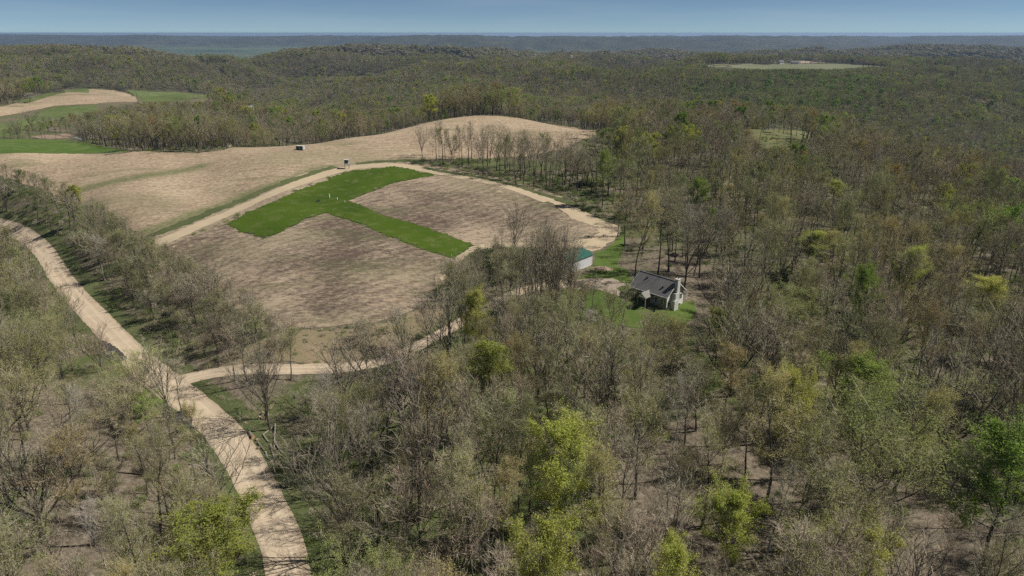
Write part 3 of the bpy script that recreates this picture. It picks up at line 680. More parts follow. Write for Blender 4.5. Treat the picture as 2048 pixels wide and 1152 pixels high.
# name, style, bark, twig, leaf material, leaf count, leaf size, top bias, look words
SPEC = [
 ('bare_tree','forest','bark','twig',None,0,0,0,'leafless grey-brown tree'),
 ('bare_tree','tall','bark','twig_warm',None,0,0,0,'slender leafless brown tree'),
 ('bare_tree','vase','bark','twig',None,0,0,0,'leafless tree of many forking stems'),
 ('bare_tree','forest','bark','twig_warm',None,0,0,0,'leafless warm brown tree'),
 ('bare_tree','oak','bark','twig',None,0,0,0,'leafless wide-spreading tree'),
 ('bare_tree','slim','bark','twig',None,0,0,0,'thin leafless pole of a tree'),
 ('budding_tree','forest','bark','twig','l_olive',7000,.15,0,'tree hazed with olive buds'),
 ('budding_tree','round','bark','twig','l_olive',9000,.15,0,'round tree hazed with olive buds'),
 ('budding_tree','tall','bark','twig','l_pale',6500,.15,.5,'slender tree with pale green buds'),
 ('budding_tree','forest','bark','twig_warm','l_orange',7500,.15,1,'tree with orange-tan buds'),
 ('budding_tree','forest','bark','twig','l_tan',9500,.15,1,'tree with tan-yellow catkins'),
 ('leafy_tree','round','bark','twig','l_yellow',26000,.23,.3,'yellow-green leafed tree'),
 ('leafy_tree','forest','bark','twig','l_bright',20000,.22,.6,'bright green leafed tree'),
 ('leafy_tree','vase','bark','twig','l_pale',21000,.19,.4,'pale green leafed tree'),
 ('bare_tree','tall','bark_pale','twig_pale',None,0,0,0,'pale-barked leafless tree'),
 ('blossoming_tree','round','bark','twig','l_white',6500,.22,0,'white blossoming tree'),
 ('small_tree','small','bark','twig','l_olive',1500,.13,0,'low budding understory tree'),
 ('small_tree','small','bark','twig_warm',None,0,0,0,'low leafless understory tree'),
 ('leafy_tree','tall','bark','twig','l_yellow',19000,.21,.3,'narrow yellow-green leafed tree'),
 ('leafy_tree','round','bark','twig','l_bright',24000,.22,.2,'round bright green leafed tree'),
 ('dead_tree','snag','bark_pale','twig_pale',None,0,0,0,'dead pale snag'),
 ('budding_tree','oak','bark','twig','l_tan',10500,.16,.8,'wide-spreading tree with tan buds'),
 ('small_tree','small','bark','twig','l_shrub',3000,.16,0,'low green leafed tree'),
 ('leafy_bush','small','bark','twig','l_deep',9000,.22,0,'dark dense bush'),
]
for nm_ in ('twig','twig_warm','twig_pale','l_olive','l_yellow','l_bright','l_pale','l_orange','l_tan','l_white','l_deep','l_shrub'): pass
MMAT = {'twig': m_twig('mid_twigs', (.330,.300,.230), .5), 'twig_warm': m_twig('mid_twigs_warm', (.350,.290,.220), .5), 'twig_pale': m_twig('mid_twigs_pale', (.34,.33,.275), .3),
 'l_olive': m_leaf('mid_buds_olive', (.225,.255,.078), (.27,.27,.095)), 'l_yellow': m_leaf('mid_leaves_yellow', (.36,.41,.07), (.42,.42,.09)), 'l_bright': m_leaf('mid_leaves_bright', (.22,.36,.055), (.28,.38,.07)),
 'l_pale': m_leaf('mid_leaves_pale', (.25,.31,.09), (.28,.31,.10)), 'l_orange': m_leaf('mid_buds_orange', (.33,.245,.065), (.30,.20,.07)), 'l_tan': m_leaf('mid_catkins', (.34,.32,.115), (.37,.32,.13))}
NEAR = []; HID = bpy.data.collections.new('tree_shapes_near'); HIDM = bpy.data.collections.new('tree_shapes_mid'); HIDF = bpy.data.collections.new('tree_shapes_far')
for i, (nm, st, bk, tw, lf, nlf, ls, tb, look) in enumerate(SPEC):
    wd, cr = make_tree(100+i*7, st, lf, nlf, ls, 1.0, 1.0 if tw != 'twig_pale' else .85, tb)
    wm = wd.mesh('trunk', [MAT[bk]]); cm = cr.mesh('crown', [MAT[tw]] + ([MAT[lf]] if lf else []))
    NEAR.append((wm, cm))
    J = Geo(); J.v = wd.v+cr.v; J.nv = wd.nv+cr.nv; J.f = wd.f+[tuple(k+wd.nv for k in f) for f in cr.f]; J.m = wd.m+[k+1 for k in cr.m]
    o = bpy.data.objects.new('t%02d' % i, J.mesh('tree_near', [MAT[bk], MAT[tw]] + ([MAT[lf]] if lf else []))); HID.objects.link(o)
    wd, cr = make_tree(300+i*7, st, lf, nlf, ls, .5, 1.0 if tw != 'twig_pale' else .85, tb)
    J = Geo(); J.v = wd.v+cr.v; J.nv = wd.nv+cr.nv; J.f = wd.f+[tuple(k+wd.nv for k in f) for f in cr.f]; J.m = wd.m+[k+1 for k in cr.m]
    o = bpy.data.objects.new('m%02d' % i, J.mesh('tree_mid', [MAT[bk], MMAT[tw]] + ([MMAT.get(lf, MAT.get(lf))] if lf else []))); HIDM.objects.link(o)
for nm_, c_ in (('ftwig',(.235,.222,.158)),('ftwig_warm',(.25,.21,.15)),('ftwig_pale',(.26,.25,.21))): MAT[nm_] = m_twig('far_'+nm_, c_, .3)  # far crowns barely self-shadow: that shade is darkened into their twig and leaf colours
for nm_, a_, b_ in (('fl_olive',(.185,.205,.065),(.22,.22,.085)),('fl_pale',(.20,.24,.085),(.23,.24,.10)),('fl_orange',(.21,.165,.06),(.19,.14,.065)),('fl_tan',(.20,.19,.085),(.22,.19,.09)),('fl_yellow',(.32,.36,.07),(.36,.36,.08)),('fl_bright',(.20,.31,.055),(.25,.33,.07)),('fl_dark',(.02,.035,.018),(.03,.04,.02)),('fl_white',(.4,.4,.36),(.42,.42,.38))): MAT[nm_] = m_leaf('far_'+nm_, a_, b_, .2, .3)
FARS = [('twig',None,0),('twig_warm',None,0),('twig','l_olive',.35),('twig','l_olive',.6),('twig','l_pale',.4),('twig_warm','l_orange',.4),('twig','l_tan',.5),
        ('twig','l_yellow',.9),('twig','l_bright',.9),('twig','l_dark',1.0),('twig_pale',None,0),('twig','l_white',.8)]
for i, (tw, lf, k) in enumerate(FARS):
    o = bpy.data.objects.new('f%02d' % i, far_crown(500+i, 18 if lf != 'l_dark' else 15, 5.0 if lf != 'l_dark' else 3.2, .30, 520, 1.35, k).mesh('tree_far', [MAT['bark'], MAT['f'+tw], MAT['f'+lf] if lf else MAT['f'+tw]])); HIDF.objects.link(o)
for i, (tw, lf, k) in enumerate(FARS):
    o = bpy.data.objects.new('g%02d' % i, far_crown(600+i, 18, 8.0, .15, 190, 2.7, k).mesh('tree_farther', [MAT['bark'], MAT['f'+tw], MAT['f'+lf] if lf else MAT['f'+tw]])); HIDF.objects.link(o)

def gn_instances(name, coll, pts, idx, rot, scl, knd='stuff'):
    """one object whose geometry nodes set a shape of the collection on each of its points"""
    me = bpy.data.meshes.new(name); me.vertices.add(len(pts)); me.vertices.foreach_set('co', np.asarray(pts, float).ravel())
    a = me.attributes.new('idx', 'INT', 'POINT'); a.data.foreach_set('value', np.asarray(idx, np.int32))
    a = me.attributes.new('rot', 'FLOAT_VECTOR', 'POINT'); a.data.foreach_set('vector', np.asarray(rot, float).ravel())
    a = me.attributes.new('scl', 'FLOAT_VECTOR', 'POINT'); a.data.foreach_set('vector', np.asarray(scl, float).ravel())
    me.update(); o = newobj(name, me)
    ng = bpy.data.node_groups.new(name, 'GeometryNodeTree')
    ng.interface.new_socket('Geometry', in_out='INPUT', socket_type='NodeSocketGeometry'); ng.interface.new_socket('Geometry', in_out='OUTPUT', socket_type='NodeSocketGeometry')
    gi = ng.nodes.new('NodeGroupInput'); go = ng.nodes.new('NodeGroupOutput')
    ci = ng.nodes.new('GeometryNodeCollectionInfo'); ci.inputs['Collection'].default_value = coll; ci.inputs['Separate Children'].default_value = True; ci.inputs['Reset Children'].default_value = True
    ip = ng.nodes.new('GeometryNodeInstanceOnPoints'); ip.inputs['Pick Instance'].default_value = True
    def na(n, t):
        q = ng.nodes.new('GeometryNodeInputNamedAttribute'); q.data_type = t; q.inputs[0].default_value = n; return q.outputs[0]
    er = ng.nodes.new('FunctionNodeEulerToRotation')
    ng.links.new(gi.outputs[0], ip.inputs['Points']); ng.links.new(ci.outputs[0], ip.inputs['Instance'])
    ng.links.new(na('idx', 'INT'), ip.inputs['Instance Index']); ng.links.new(na('rot', 'FLOAT_VECTOR'), er.inputs[0]); ng.links.new(er.outputs[0], ip.inputs['Rotation'])
    ng.links.new(na('scl', 'FLOAT_VECTOR'), ip.inputs['Scale']); ng.links.new(ip.outputs[0], go.inputs[0])
    md = o.modifiers.new('instances', 'NODES'); md.node_group = ng
    return kind(o, knd)

# ------------------------------------------------------------------ where trees stand
GUARD = [  # parts of the photo kept open: polygon, chance that a tree may still cross it
 ([(0,449),(30,450),(75,470),(148,560),(205,622),(243,664),(270,700),(235,712),(193,664),(153,622),(95,560),(60,505),(30,482),(0,468)], .0),
 ([(380,790),(429,820),(516,890),(545,973),(590,1047),(625,1152),(535,1152),(511,1047),(481,973),(424,890),(375,830)], .03),
 ([(0,300),(600,288),(830,250),(960,225),(1215,258),(1140,290),(820,325),(1000,365),(1130,405),(1250,452),(1240,500),(1185,512),(1140,500),(960,500),(905,530),(850,560),(790,620),(700,640),(600,643),(550,630),(470,570),(345,500),(290,470),(190,400),(70,350),(0,330)], .0),
 ([(1252,535),(1385,548),(1392,650),(1335,652),(1325,630),(1270,615),(1240,590),(1215,562)], .0),
 ([(1142,490),(1192,490),(1192,545),(1142,545)], .0),
 ([(385,748),(430,738),(600,732),(700,728),(770,716),(860,670),(862,690),(820,712),(765,734),(700,744),(600,750),(430,752)], .05),
 ([(0,205),(130,178),(270,178),(425,184),(410,206),(280,206),(110,240),(0,262)], .0),
 ([(0,282),(130,284),(215,292),(260,306),(0,308)], .0), ([(105,272),(168,272),(168,288),(105,288)], .1),
 ([(1408,129),(1480,124),(1560,120),(1650,121),(1790,132),(1740,138),(1600,141),(1480,141),(1415,138)], 0),
 ([(350,96),(540,94),(520,110),(505,124),(400,126)], .0),
 ([(498,822),(545,822),(585,860),(580,935),(545,930),(505,885)], .0),
 ([(1492,260),(1640,268),(1598,299),(1525,299)], .0),
]
OPEN = [BIG, STUB_L, STUB_R, PLOT, TRACK2, LAWN2, PASTURE_BIG, G_FAR1, G_FAR2, G_FAR3, GREENF, POND, DIRT, COPSEG, RIDGEF, RIDGET, YARD]
COPSE_AREA = hits([(815,316),(860,308),(960,312),(1140,300),(1215,330),(1260,440),(1200,432),(1100,400),(960,362),(830,335)])
SPARSE = hits([(392,758),(470,700),(560,670),(900,600),(890,640),(850,690),(770,735),(800,800),(700,870),(600,950),(560,930),(480,840),(420,790)])
YARDFRONT = hits([(1120,600),(1400,640),(1420,700),(1380,760),(1130,740),(1080,650)])
GREENZ = [(1330,190),(1480,160),(1620,140),(1740,170),(1790,200),(1720,240),(1560,235),(1420,215)]
D1 = [(p[0], p[1]) for p in DRIVE]; T1 = [(p[0], p[1]) for p in TRACK1]
HOUSE0 = np.array([38.0, 184.0]); SHED0 = np.array([17.5, 211.0])
def free(x, y, rc=2.0):
    m = (dline(x, y, RL) > 5.5+rc) & (dline(x, y, D1) > 3+rc*.6) & (dline(x, y, T1) > 5)
    for P in OPEN: m &= ~inpoly(x, y, P)
    m &= np.hypot(x-HOUSE0[0], y-HOUSE0[1]) > 13
    m &= np.hypot(x-SHED0[0], y-SHED0[1]) > 9
    for q in (HOUSE0, SHED0): m &= (dline(x, y, [tuple(q), (q[0]+math.sin(SUN_AZ)*25, q[1]+math.cos(SUN_AZ)*25)]) > 7) | (rc < 0)
    return m
rs = np.random.default_rng(42); rnd = random.Random(77)
def scatter(r0, r1, sp, amax=.95):
    ymin, ymax = r0*.55, r1
    gx, gy = np.meshgrid(np.arange(-ymax*amax, ymax*amax, sp), np.arange(ymin, ymax, sp))
    gx = gx+rs.uniform(-.48,.48,gx.shape)*sp; gy = gy+rs.uniform(-.48,.48,gy.shape)*sp
    x = gx.ravel(); y = gy.ravel(); r = np.hypot(x, y)
    m = (r >= r0) & (r < r1) & (np.abs(x) < y*amax+12); return x[m], y[m]
TREES = []     # dict: x y h w idx rot label?
def species(x, y, u, v, hedge, n1, n2):
    """weighted draw for one tree; n1, n2 slow noises 0..1"""
    if 0: pass
    greener = .5+1.2*n1
    wts = {0:24,1:14,2:10,3:11,4:3,5:6, 6:18*greener,7:15*greener,8:9*greener,9:2.6*n2*2,10:12*greener, 11:4.2*n1*2,12:3*n1*2,13:7*n1*2,14:2.6,18:3.6*n1*2,19:1.0,21:3.5}
    if u > 1380 and 330 < v < 820: 
        for k in (0,1,3): wts[k] *= 1.5
        for k in (11,12,13,18,19): wts[k] *= .5
    if hedge:
        wts = {0:18,1:14,2:10,3:8,5:16,6:24,8:14,16:10,17:8,14:3}
    if y > 520 and x > .18*y:
        for k in (0,1,3): wts[k] *= .55
        for k in (6,7): wts[k] *= 1.7
    if 850 < u < 1330 and 470 < v < 720:
        for k in (9,11,12,13,18,19): wts[k] = 0
    ks = list(wts); return rnd.choices(ks, [wts[k] for k in ks])[0]
_gu, _gv = np.meshgrid(np.arange(0, 2048, 2)+1.0, np.arange(0, 1152, 2)+1.0)
GM = np.zeros(_gu.shape)                       # 0 = closed wood; else 1 - chance to cross
for P, pr in GUARD: GM = np.maximum(GM, np.where(inpoly(_gu, _gv, P), 1-pr, 0))
def vproj(x, y, z):
    d = CZ-z; zc = y*cp+d*sp_; return 1024+FPX*x/zc, 576+FPX*(d*cp-y*sp_)/zc
def guard_fit(x, y, z, h, cw):
    """lower trees until their crowns leave the open views; 0 = do not plant (arrays)"""
    x, y, z = (np.atleast_1d(np.asarray(a, float)) for a in (x, y, z)); h = np.array(np.broadcast_to(h, x.shape), float); cw = np.array(np.broadcast_to(cw, x.shape), float)
    luck = rs.uniform(size=x.shape)
    def isbad():
        bad = np.zeros(x.shape, bool)
        for fz, fx in ((1.0,0),(.82,-.8),(.82,.8),(.6,-1),(.6,1),(.55,0)):
            u, v = vproj(x+fx*cw, y, z+h*fz); ui = (u/2).astype(int); vi = (v/2).astype(int)
            ins = (ui >= 0) & (ui < 1024) & (vi >= 0) & (vi < 576)
            bad |= ins & (GM[np.clip(vi,0,575), np.clip(ui,0,1023)] > luck)
        return bad
    for _ in range(9):
        b = isbad()
        if not b.any(): break
        h[b] *= .84; cw[b] *= .84
    h[isbad() | (h < 4.0)] = 0
    return h
LAND = [  # landmark trees: base pixel, height m, width m, shape, short anchor phrase, label
 (1140,1115,22,13,11,'the big yellow-green tree','big dense yellow-green tree standing at the bottom edge, middle of the photo'),
 (985,882,21,8.5,18,'the narrow yellow-green tree','narrow two-tiered yellow-green tree in the wood below the driveway'),
 (1700,900,19,14,19,'the round bright green tree','brightest round green tree in the lower right wood'),
 (1722,1062,26,16,13,'the large pale green tree','large pale green tree just below the brightest round green one'),
 (1440,1160,16,10,11,'the small yellow-green tree','small rounded yellow-green tree at the bottom edge, right of the big one'),
 (1965,1165,25,14,12,'the corner green tree','light green tree filling the bottom right corner'),
 (1524,1033,27,11,10,'the tan-topped tree','tall tree with a tan-yellow top and bare lower trunk, lower right'),
 (1887,932,21,21,4,'the spreading dark oak','wide leafless dark oak with a forked trunk at the lower right'),
 (190,1090,21,11,9,'the orange-tinted tree','orange-green tree left of the road, lower left wood'),
 (324,1074,19,10,7,'the olive dome','olive-yellow domed tree between the orange-tinted tree and the road'),
 (440,1215,17,14,11,'the yellow roadside tree','yellow-green tree at the bottom edge beside the left side of the road'),
 (290,950,18,13,7,'the broad olive tree','broad olive-green tree crowding the road from the left'),
 (300,868,9,7,19,'the bright roadside patch','small bright green tree at the left road edge below the junction'),
 (343,834,17,9,2,'the road-edge bare tree','dark leafless tree at the left road edge opposite the driveway mouth'),
 (364,826,13,6,5,'the thin road-edge tree','thinner leafless tree just right of the road-edge bare tree'),
 (288,788,11,8,13,'the budding roadside tree','yellowish budding tree over the road edge opposite the driveway'),
 (839,1042,26,10,2,'the forked bare tree','tall leafless tree with a V fork, lower middle'),
 (793,1160,16,15,4,'the pale-limbed bare tree','leafless tree with pale spreading limbs at the bottom edge right of the road'),
 (1340,805,17,9,10,'the yellowish tree below the house','yellowish budding tree directly below the house lawn'),
 (1442,850,17,9,9,'the orange-brown tree','orange-brown budding tree right of the yellowish one below the house'),
 (1150,838,17,9,10,'the tan-green tree','tan-green round tree in the wood below the driveway loop'),
 (1037,830,17,7,9,'the rust-tinted tree','rust-tinted budding tree just right of the narrow yellow-green tree'),
 (1205,412,21,7.5,12,'the green copse tree','tall fresh green tree at the right end of the copse'),
 (1392,440,15,11,19,'the bright mid-wood tree','bright green round tree in the wood right of the fields'),
 (1393,330,13,9,19,'the upper bright tree','bright green tree highest up the wood right of the pale field corner'),
 (1215,312,13,12,12,'the field-corner green tree','yellow-green tree at the right corner of the big pale field'),
 (1318,345,12,8,13,'the pale upper tree','pale green tree between the field corner and the upper bright tree'),
 (1465,440,13,9,10,'the mustard tree','mustard-yellow budding tree right of the bright mid-wood tree'),
 (1622,560,15,11,18,'the yellow tree of the right wood','clear yellow tree alone among brown trees in the right wood'),
 (1588,690,15,13,13,'the green dome right of the house','pale green domed tree right of the house'),
 (1665,425,12,9,18,'the upper yellow tree','yellow-topped tree high in the right wood'),
 (1955,660,14,10,18,'the far right yellow tree','yellow-green tree near the right edge at mid height'),
 (1650,800,14,8,6,'the olive tree right of centre','olive tree between the green dome and the round bright green tree'),
 (255,291,14,20,21,'the pale round oak','broad pale round-crowned tree at the left end of the ravine wood'),
 (37,277,13,12,4,'the pond-side dark tree','dark leafless tree left of the pond, nearest the left edge'),
 (66,262,15,10,2,'the taller pond tree','taller dark leafless tree behind the pond-side pair'),
 (97,263,12,11,4,'the middle pond tree','dark spreading tree between the taller pond tree and the dirt bank'),
 (167,287,13,13,4,'the pond-right tree','dark leafless tree standing at the right end of the pond'),
 (905,232,11,8,15,'the white blossom tree','white blossoming tree above the left shoulder of the pale field'),
 (60,205,9,14,15,'the left blossom tree','pale blossoming tree at the left end of the hill field hedge'),
 (186,176,8,11,15,'the upper blossom tree','pale blossoming tree above the tan hill field'),
 (452,205,17,16,12,'the green tree by the far pasture','bright green tree at the right end of the far pasture'),
 (1028,512,18,9,2,'the field-edge bare tree','dark leafless tree against the brown field left of the shed'),
 (1112,622,24,9,2,'the vase-shaped group','tallest many-stemmed leafless tree between driveway and shed'),
 (1092,606,22,8,2,'the inner vase-shaped tree','many-stemmed leafless tree behind the tallest one by the shed'),
 (1140,612,20,7,2,'the right vase-shaped tree','leaning many-stemmed leafless tree nearest the shed'),
 (1075,628,21,7,0,'the left grove tree','leafless tree left of the many-stemmed group by the shed'),
 (1022,640,15,8,8,'the yellowish grove tree','yellowish budding tree below the dark bush by the field edge'),
 (640,905,18,7,14,'the pale twin tree','pale-barked leafless tree standing right of the log pile'),
 (436,1036,12,4,20,'the road snag','dead pale leaning snag at the left road edge'),
 (20,575,7,4,20,'the left edge snag','broken pale snag at the left edge of the photo'),
 (1245,662,13,5,5,'the lawn-front thin tree','thin leafless tree in front of the yard, left of the house'),
 (1165,690,12,5,5,'the lower lawn thin tree','thin leafless tree below the lawn, left one'),
 (1300,735,14,6,1,'the lawn-bottom tree','leafless tree just below the bottom of the lawn'),
 (1440,655,17,13,4,'the oak right of the house','leafless spreading tree with black limbs right of the house'),
 (1490,640,16,11,4,'the second oak right of the house','second leafless spreading tree right of the house'),
 (845,316,15,7,2,'the first copse tree','leftmost leafless tree of the field copse, wide forked top'),
 (865,311,12,3,5,'','thin pole-like tree just right of the leftmost copse tree'),
 (878,329,17,4,8,'','narrow greenish budding tree second row at the left of the copse'),
 (904,319,12,9,4,'','leafless copse tree with a low crooked limb'),
 (918,336,18,7,0,'the dark copse tree','tall dark leafless copse tree standing forward near the track'),
 (937,321,13,5,5,'','thin leafless tree behind the tall dark copse tree'),
 (956,342,13,5,5,'','short thin tree forward in the copse left of its middle'),
 (967,346,20,8,2,'the middle copse tree','tallest forked leafless tree in the middle of the copse'),
 (1012,348,17,7,6,'','olive-hazed copse tree right of the tallest forked one'),
 (1020,351,14,5,5,'','thin copse tree touching the olive-hazed one'),
 (1041,361,21,8,2,'the right copse tree','tall leafless copse tree with upswept crown, right of the middle'),
 (1059,342,14,6,1,'','leafless copse tree behind the upswept one'),
 (1073,364,19,8,3,'','leaning twin-stemmed leafless copse tree'),
 (1111,356,15,6,0,'','leafless tree toward the right end of the copse, back one'),
 (1116,363,14,6,1,'','leafless tree toward the right end of the copse, front one'),
 (1155,382,18,8,2,'the dense copse-end tree','dense dark forked tree at the right end of the copse'),
 (1163,377,17,8,0,'','dark tree behind the dense forked one at the copse end'),
 (1188,365,14,7,3,'','brown leafless tree between the copse end and the green copse tree'),
 (1236,423,17,5,1,'','slender leafless tree right of the green copse tree'),
 (1259,433,18,6,8,'','slender budding tree second right of the green copse tree'),
 (1279,434,17,7,10,'','tan-budded tree third right of the green copse tree'),
 (985,545,7.5,13,23,'the dark bush','dense dark rounded bush at the end of the green plot arm'),
 (1178,655,5,4,15,'','small pale blossoming tree in the thin growth below the lawn'),
 (905,770,22,9,2,'the tall driveway tree','tall leafless forking tree rising across the driveway bend'),
 (878,728,18,7,0,'','leafless tree left of the tall one across the driveway bend'),
 (690,832,17,11,2,'the tree over the driveway','leafless forking tree leaning over the straight part of the driveway'),
 (806,700,11,6,5,'','thin leafless tree on the upper side of the driveway'),
 (856,720,14,6,1,'','slender leafless tree by the driveway bend'),
 (583,760,12,6,8,'','young budding tree crossing the driveway left of its middle'),
 (565,722,10,4,5,'','thin tree on the dry meadow above the driveway'),
 (497,772,16,7,0,'the driveway-left tree','leafless tree between the hedge and the driveway left end'),
 (470,762,14,6,1,'','slender leafless tree left of the driveway-left tree'),
 (521,700,12,7,6,'','olive-hazed tree at the lower end of the road hedge'),
 (430,640,15,9,2,'the hedge end tree','leafless many-stemmed tree in the hedge near its lower end'),
 (395,650,15,9,0,'','dark leafless hedge tree left of the many-stemmed one'),
 (325,570,14,9,7,'','olive-hazed hedge tree by the left corner of the brown field'),
 (210,560,15,8,14,'the pale hedge tree','pale-barked tree in the hedge above the road curve'),
 (245,545,15,8,8,'','green-budded hedge tree right of the pale-barked one'),
 (960,690,19,8,2,'the lower grove tree','leafless tree right of the tall driveway trees'),
 (1655,330,15,13,21,'the clearing oak','tan spreading tree at the right end of the brushy clearing'),
]
for (u, v, h, wdt, k, anc, lab) in LAND:
    x, y = hit(u, v); S = STY[SPEC[k][1]]
    TREES.append(dict(x=x, y=y, h=h, sx=wdt/2/S['cr'], k=k, rot=rnd.uniform(0, 6.28), label=lab, anc=anc, land=True))
LX = np.array([t['x'] for t in TREES]); LY = np.array([t['y'] for t in TREES]); LW = np.array([t['sx']*STY[SPEC[t['k']][1]]['cr'] for t in TREES])
# guard the crowns of the showy landmark trees too, so that nothing stands right in front of them
SHOW = []; SHOWY = np.array([t['k'] in (11,18,12,19,13) for t in TREES])
for t in TREES:
    big = t['k'] in (11,12,13,18,19,10,15,21) or t['h'] > 19
    z = H1(t['x'], t['y']); S = STY[SPEC[t['k']][1]]; cw = t['sx']*S['cr']; lo = max(.35, S['t0']) if t['k'] != 4 else .25
    u, va = proj(t['x'], t['y'], z+t['h']); _, vb = proj(t['x'], t['y'], z+t['h']*lo); u2, _ = proj(t['x']+cw, t['y'], z+t['h']*.7)
    SHOW.append((u, (va+vb)/2, (u2-u)*.85, (vb-va)/2, t['y'], .92 if big else .6))
def near_pass(r0, r1, sp, only_hedge=False):
    x, y = scatter(r0, r1, sp); z = Hs(x, y); ok = free(x, y)
    n1 = vnoise(x/45.0, y/45.0, 21); n2 = vnoise(x/60.0, y/60.0, 33); dn = vnoise(x/18.0, y/18.0, 8)
    dr = dline(x, y, RL); dd = dline(x, y, D1); dB = np.minimum(dline(x, y, BIG+[BIG[0]]), dline(x, y, STUB_L+[STUB_L[0]]))
    gb_ = green_bias(x, y); spz = inpoly(x, y, SPARSE); yf = inpoly(x, y, YARDFRONT) | inpoly(x, y, LAWN); cz = inpoly(x, y, COPSE_AREA); cl = inpoly(x, y, CLEAR)
    for i in np.nonzero(ok)[0]:
        if cz[i] or (rnd.random() > .80+.35*dn[i]) and not (x[i] < -28 and y[i] > 120): continue
        if spz[i] and rnd.random() > .42: continue
        if yf[i] and rnd.random() > .75: continue
        if cl[i] and rnd.random() > .12: continue
        X, Y, Z = float(x[i]), float(y[i]), float(z[i]); u, v = proj(X, Y, Z)
        hedge = (Y > 120 and X < -28 and u < 620 and 380 < v < 760 and dr[i] < 48 and (u > 330*(v-440)/320))
        if only_hedge and not hedge: continue
        if hedge and dr[i] < 10: continue
        if gb_[i] < -.35 and rnd.random() < .35: continue
        if (np.hypot(LX-X, LY-Y) < LW*.62+1.0).any(): continue
        k = species(X, Y, u, v, hedge, n1[i], n2[i]); h = STY[SPEC[k][1]]['H']*rnd.uniform(.76, 1.16)
        if hedge: h = min(h, rnd.uniform(9, 15.5), 4.5+(dr[i]-8)*1.1)
        if spz[i]: k = rnd.choice((16,17,5,1,2,5,17)); h = STY[SPEC[k][1]]['H']*rnd.uniform(.5,.9)
        if yf[i]: k = rnd.choice((5,5,1,17,6)); h = min(13, STY[SPEC[k][1]]['H']*rnd.uniform(.6,.9))
        if u < 420 and v > 640 and dr[i] < 30: h *= .82
        cw = STY[SPEC[k][1]]['cr']*h/STY[SPEC[k][1]]['H']
        if k in (11,18,12,19,13) and (np.hypot(LX-X, LY-Y) < 13)[SHOWY].any(): k = rnd.choice((0,1,3,6))
        h2 = float(guard_fit(X, Y, Z, h, cw*.85)[0])
        if h2 == 0: continue
        for _ in range(4):
            bad = 0
            for fz in (1.0, .8, .6):
                uc, vc = proj(X, Y, Z+h2*fz)
                for (su, sv_, sw, sh, sy, pb) in SHOW:
                    if Y < sy and ((uc-su)/(sw+14))**2+((vc-sv_)/(sh+4))**2 < 1.0: bad = max(bad, pb)
            if bad and rnd.random() < bad: h2 *= .72
            else: break
        else: h2 = 0
        if h2 < 4.5: continue
        if h2 < h*.62 and k not in (16,17,5): k = rnd.choice((16,17,5,16)); 
        TREES.append(dict(x=X, y=Y, h=h2, sx=rnd.uniform(.78,1.18)*h2/STY[SPEC[k][1]]['H'], k=k, rot=rnd.uniform(0,6.28), hedge=hedge))
near_pass(42, 330, 7.2)
near_pass(110, 330, 5.0, True)
for (u, v) in [(972,350),(980,322),(1000,352),(1023,345),(1042,342),(1048,368),(1068,372),(1088,372),(1092,355),(1120,372),(1130,355),(1148,368),(1160,385),(1170,360),(1185,390),(1205,372),(1225,410),(870,322),(895,325),(912,328),(940,326),(975,335),(988,342),(1005,340),(1015,335),(1063,350),(1078,352),(1102,345),(1105,368),(1060,330),(1035,372),(1140,378),(1150,360),(1222,395),(1195,360),(888,322),(930,330),(948,318),(985,330),(996,345),(1030,335),(1050,350),(1085,345),(1098,360),(1128,350),(1135,368),(1145,345),(1172,372),(1180,350),(1198,380),(1215,395),(1222,365),(1090,330),(1000,325),(1250,400),(1235,380)]:
    x, y = hit(u+rnd.uniform(-6,6), v+rnd.uniform(-3,3)); k = rnd.choice((0,2,2,3,0,6,8,0)); h = rnd.uniform(13, 20)
    TREES.append(dict(x=x, y=y, h=h, sx=rnd.uniform(1.0,1.35)*h/STY[SPEC[k][1]]['H'], k=k, rot=rnd.uniform(0,6.28)))
for (u, v) in [(1050,590),(1070,610),(1085,622),(1100,612),(1105,632),(1120,606),(1118,640),(1100,640),(1110,650),(1080,598),(1040,602),(1020,584),(1002,572),(1135,646),(1090,642),(1063,640),(1010,610),(990,590)]:
    x, y = hit(u+rnd.uniform(-5,5), v+rnd.uniform(-3,3)); k = rnd.choice((0,1,2,3,2,0,6)); h = rnd.uniform(15, 23)*(1 if v > 595 else .75)
    TREES.append(dict(x=x, y=y, h=h, sx=h/STY[SPEC[k][1]]['H']*.95, k=k, rot=rnd.uniform(0,6.28)))
for t in TREES:
    t['z'] = H1(t['x'], t['y']); t['u'], t['v'] = proj(t['x'], t['y'], t['z']); t['ut'], t['vt'] = proj(t['x'], t['y'], t['z']+t['h'])
    t['px'] = t['v']-t['vt']; t['in'] = -20 < t['u'] < 2068 and t['vt'] < 1130 and t['v'] > 0
inview = [t for t in TREES if t.get('land')] + sorted([t for t in TREES if not t.get('land') and t['in']], key=lambda t: -t['px'])
IND = inview[:300]; ids = set(id(t) for t in IND); REST = [t for t in TREES if id(t) not in ids]
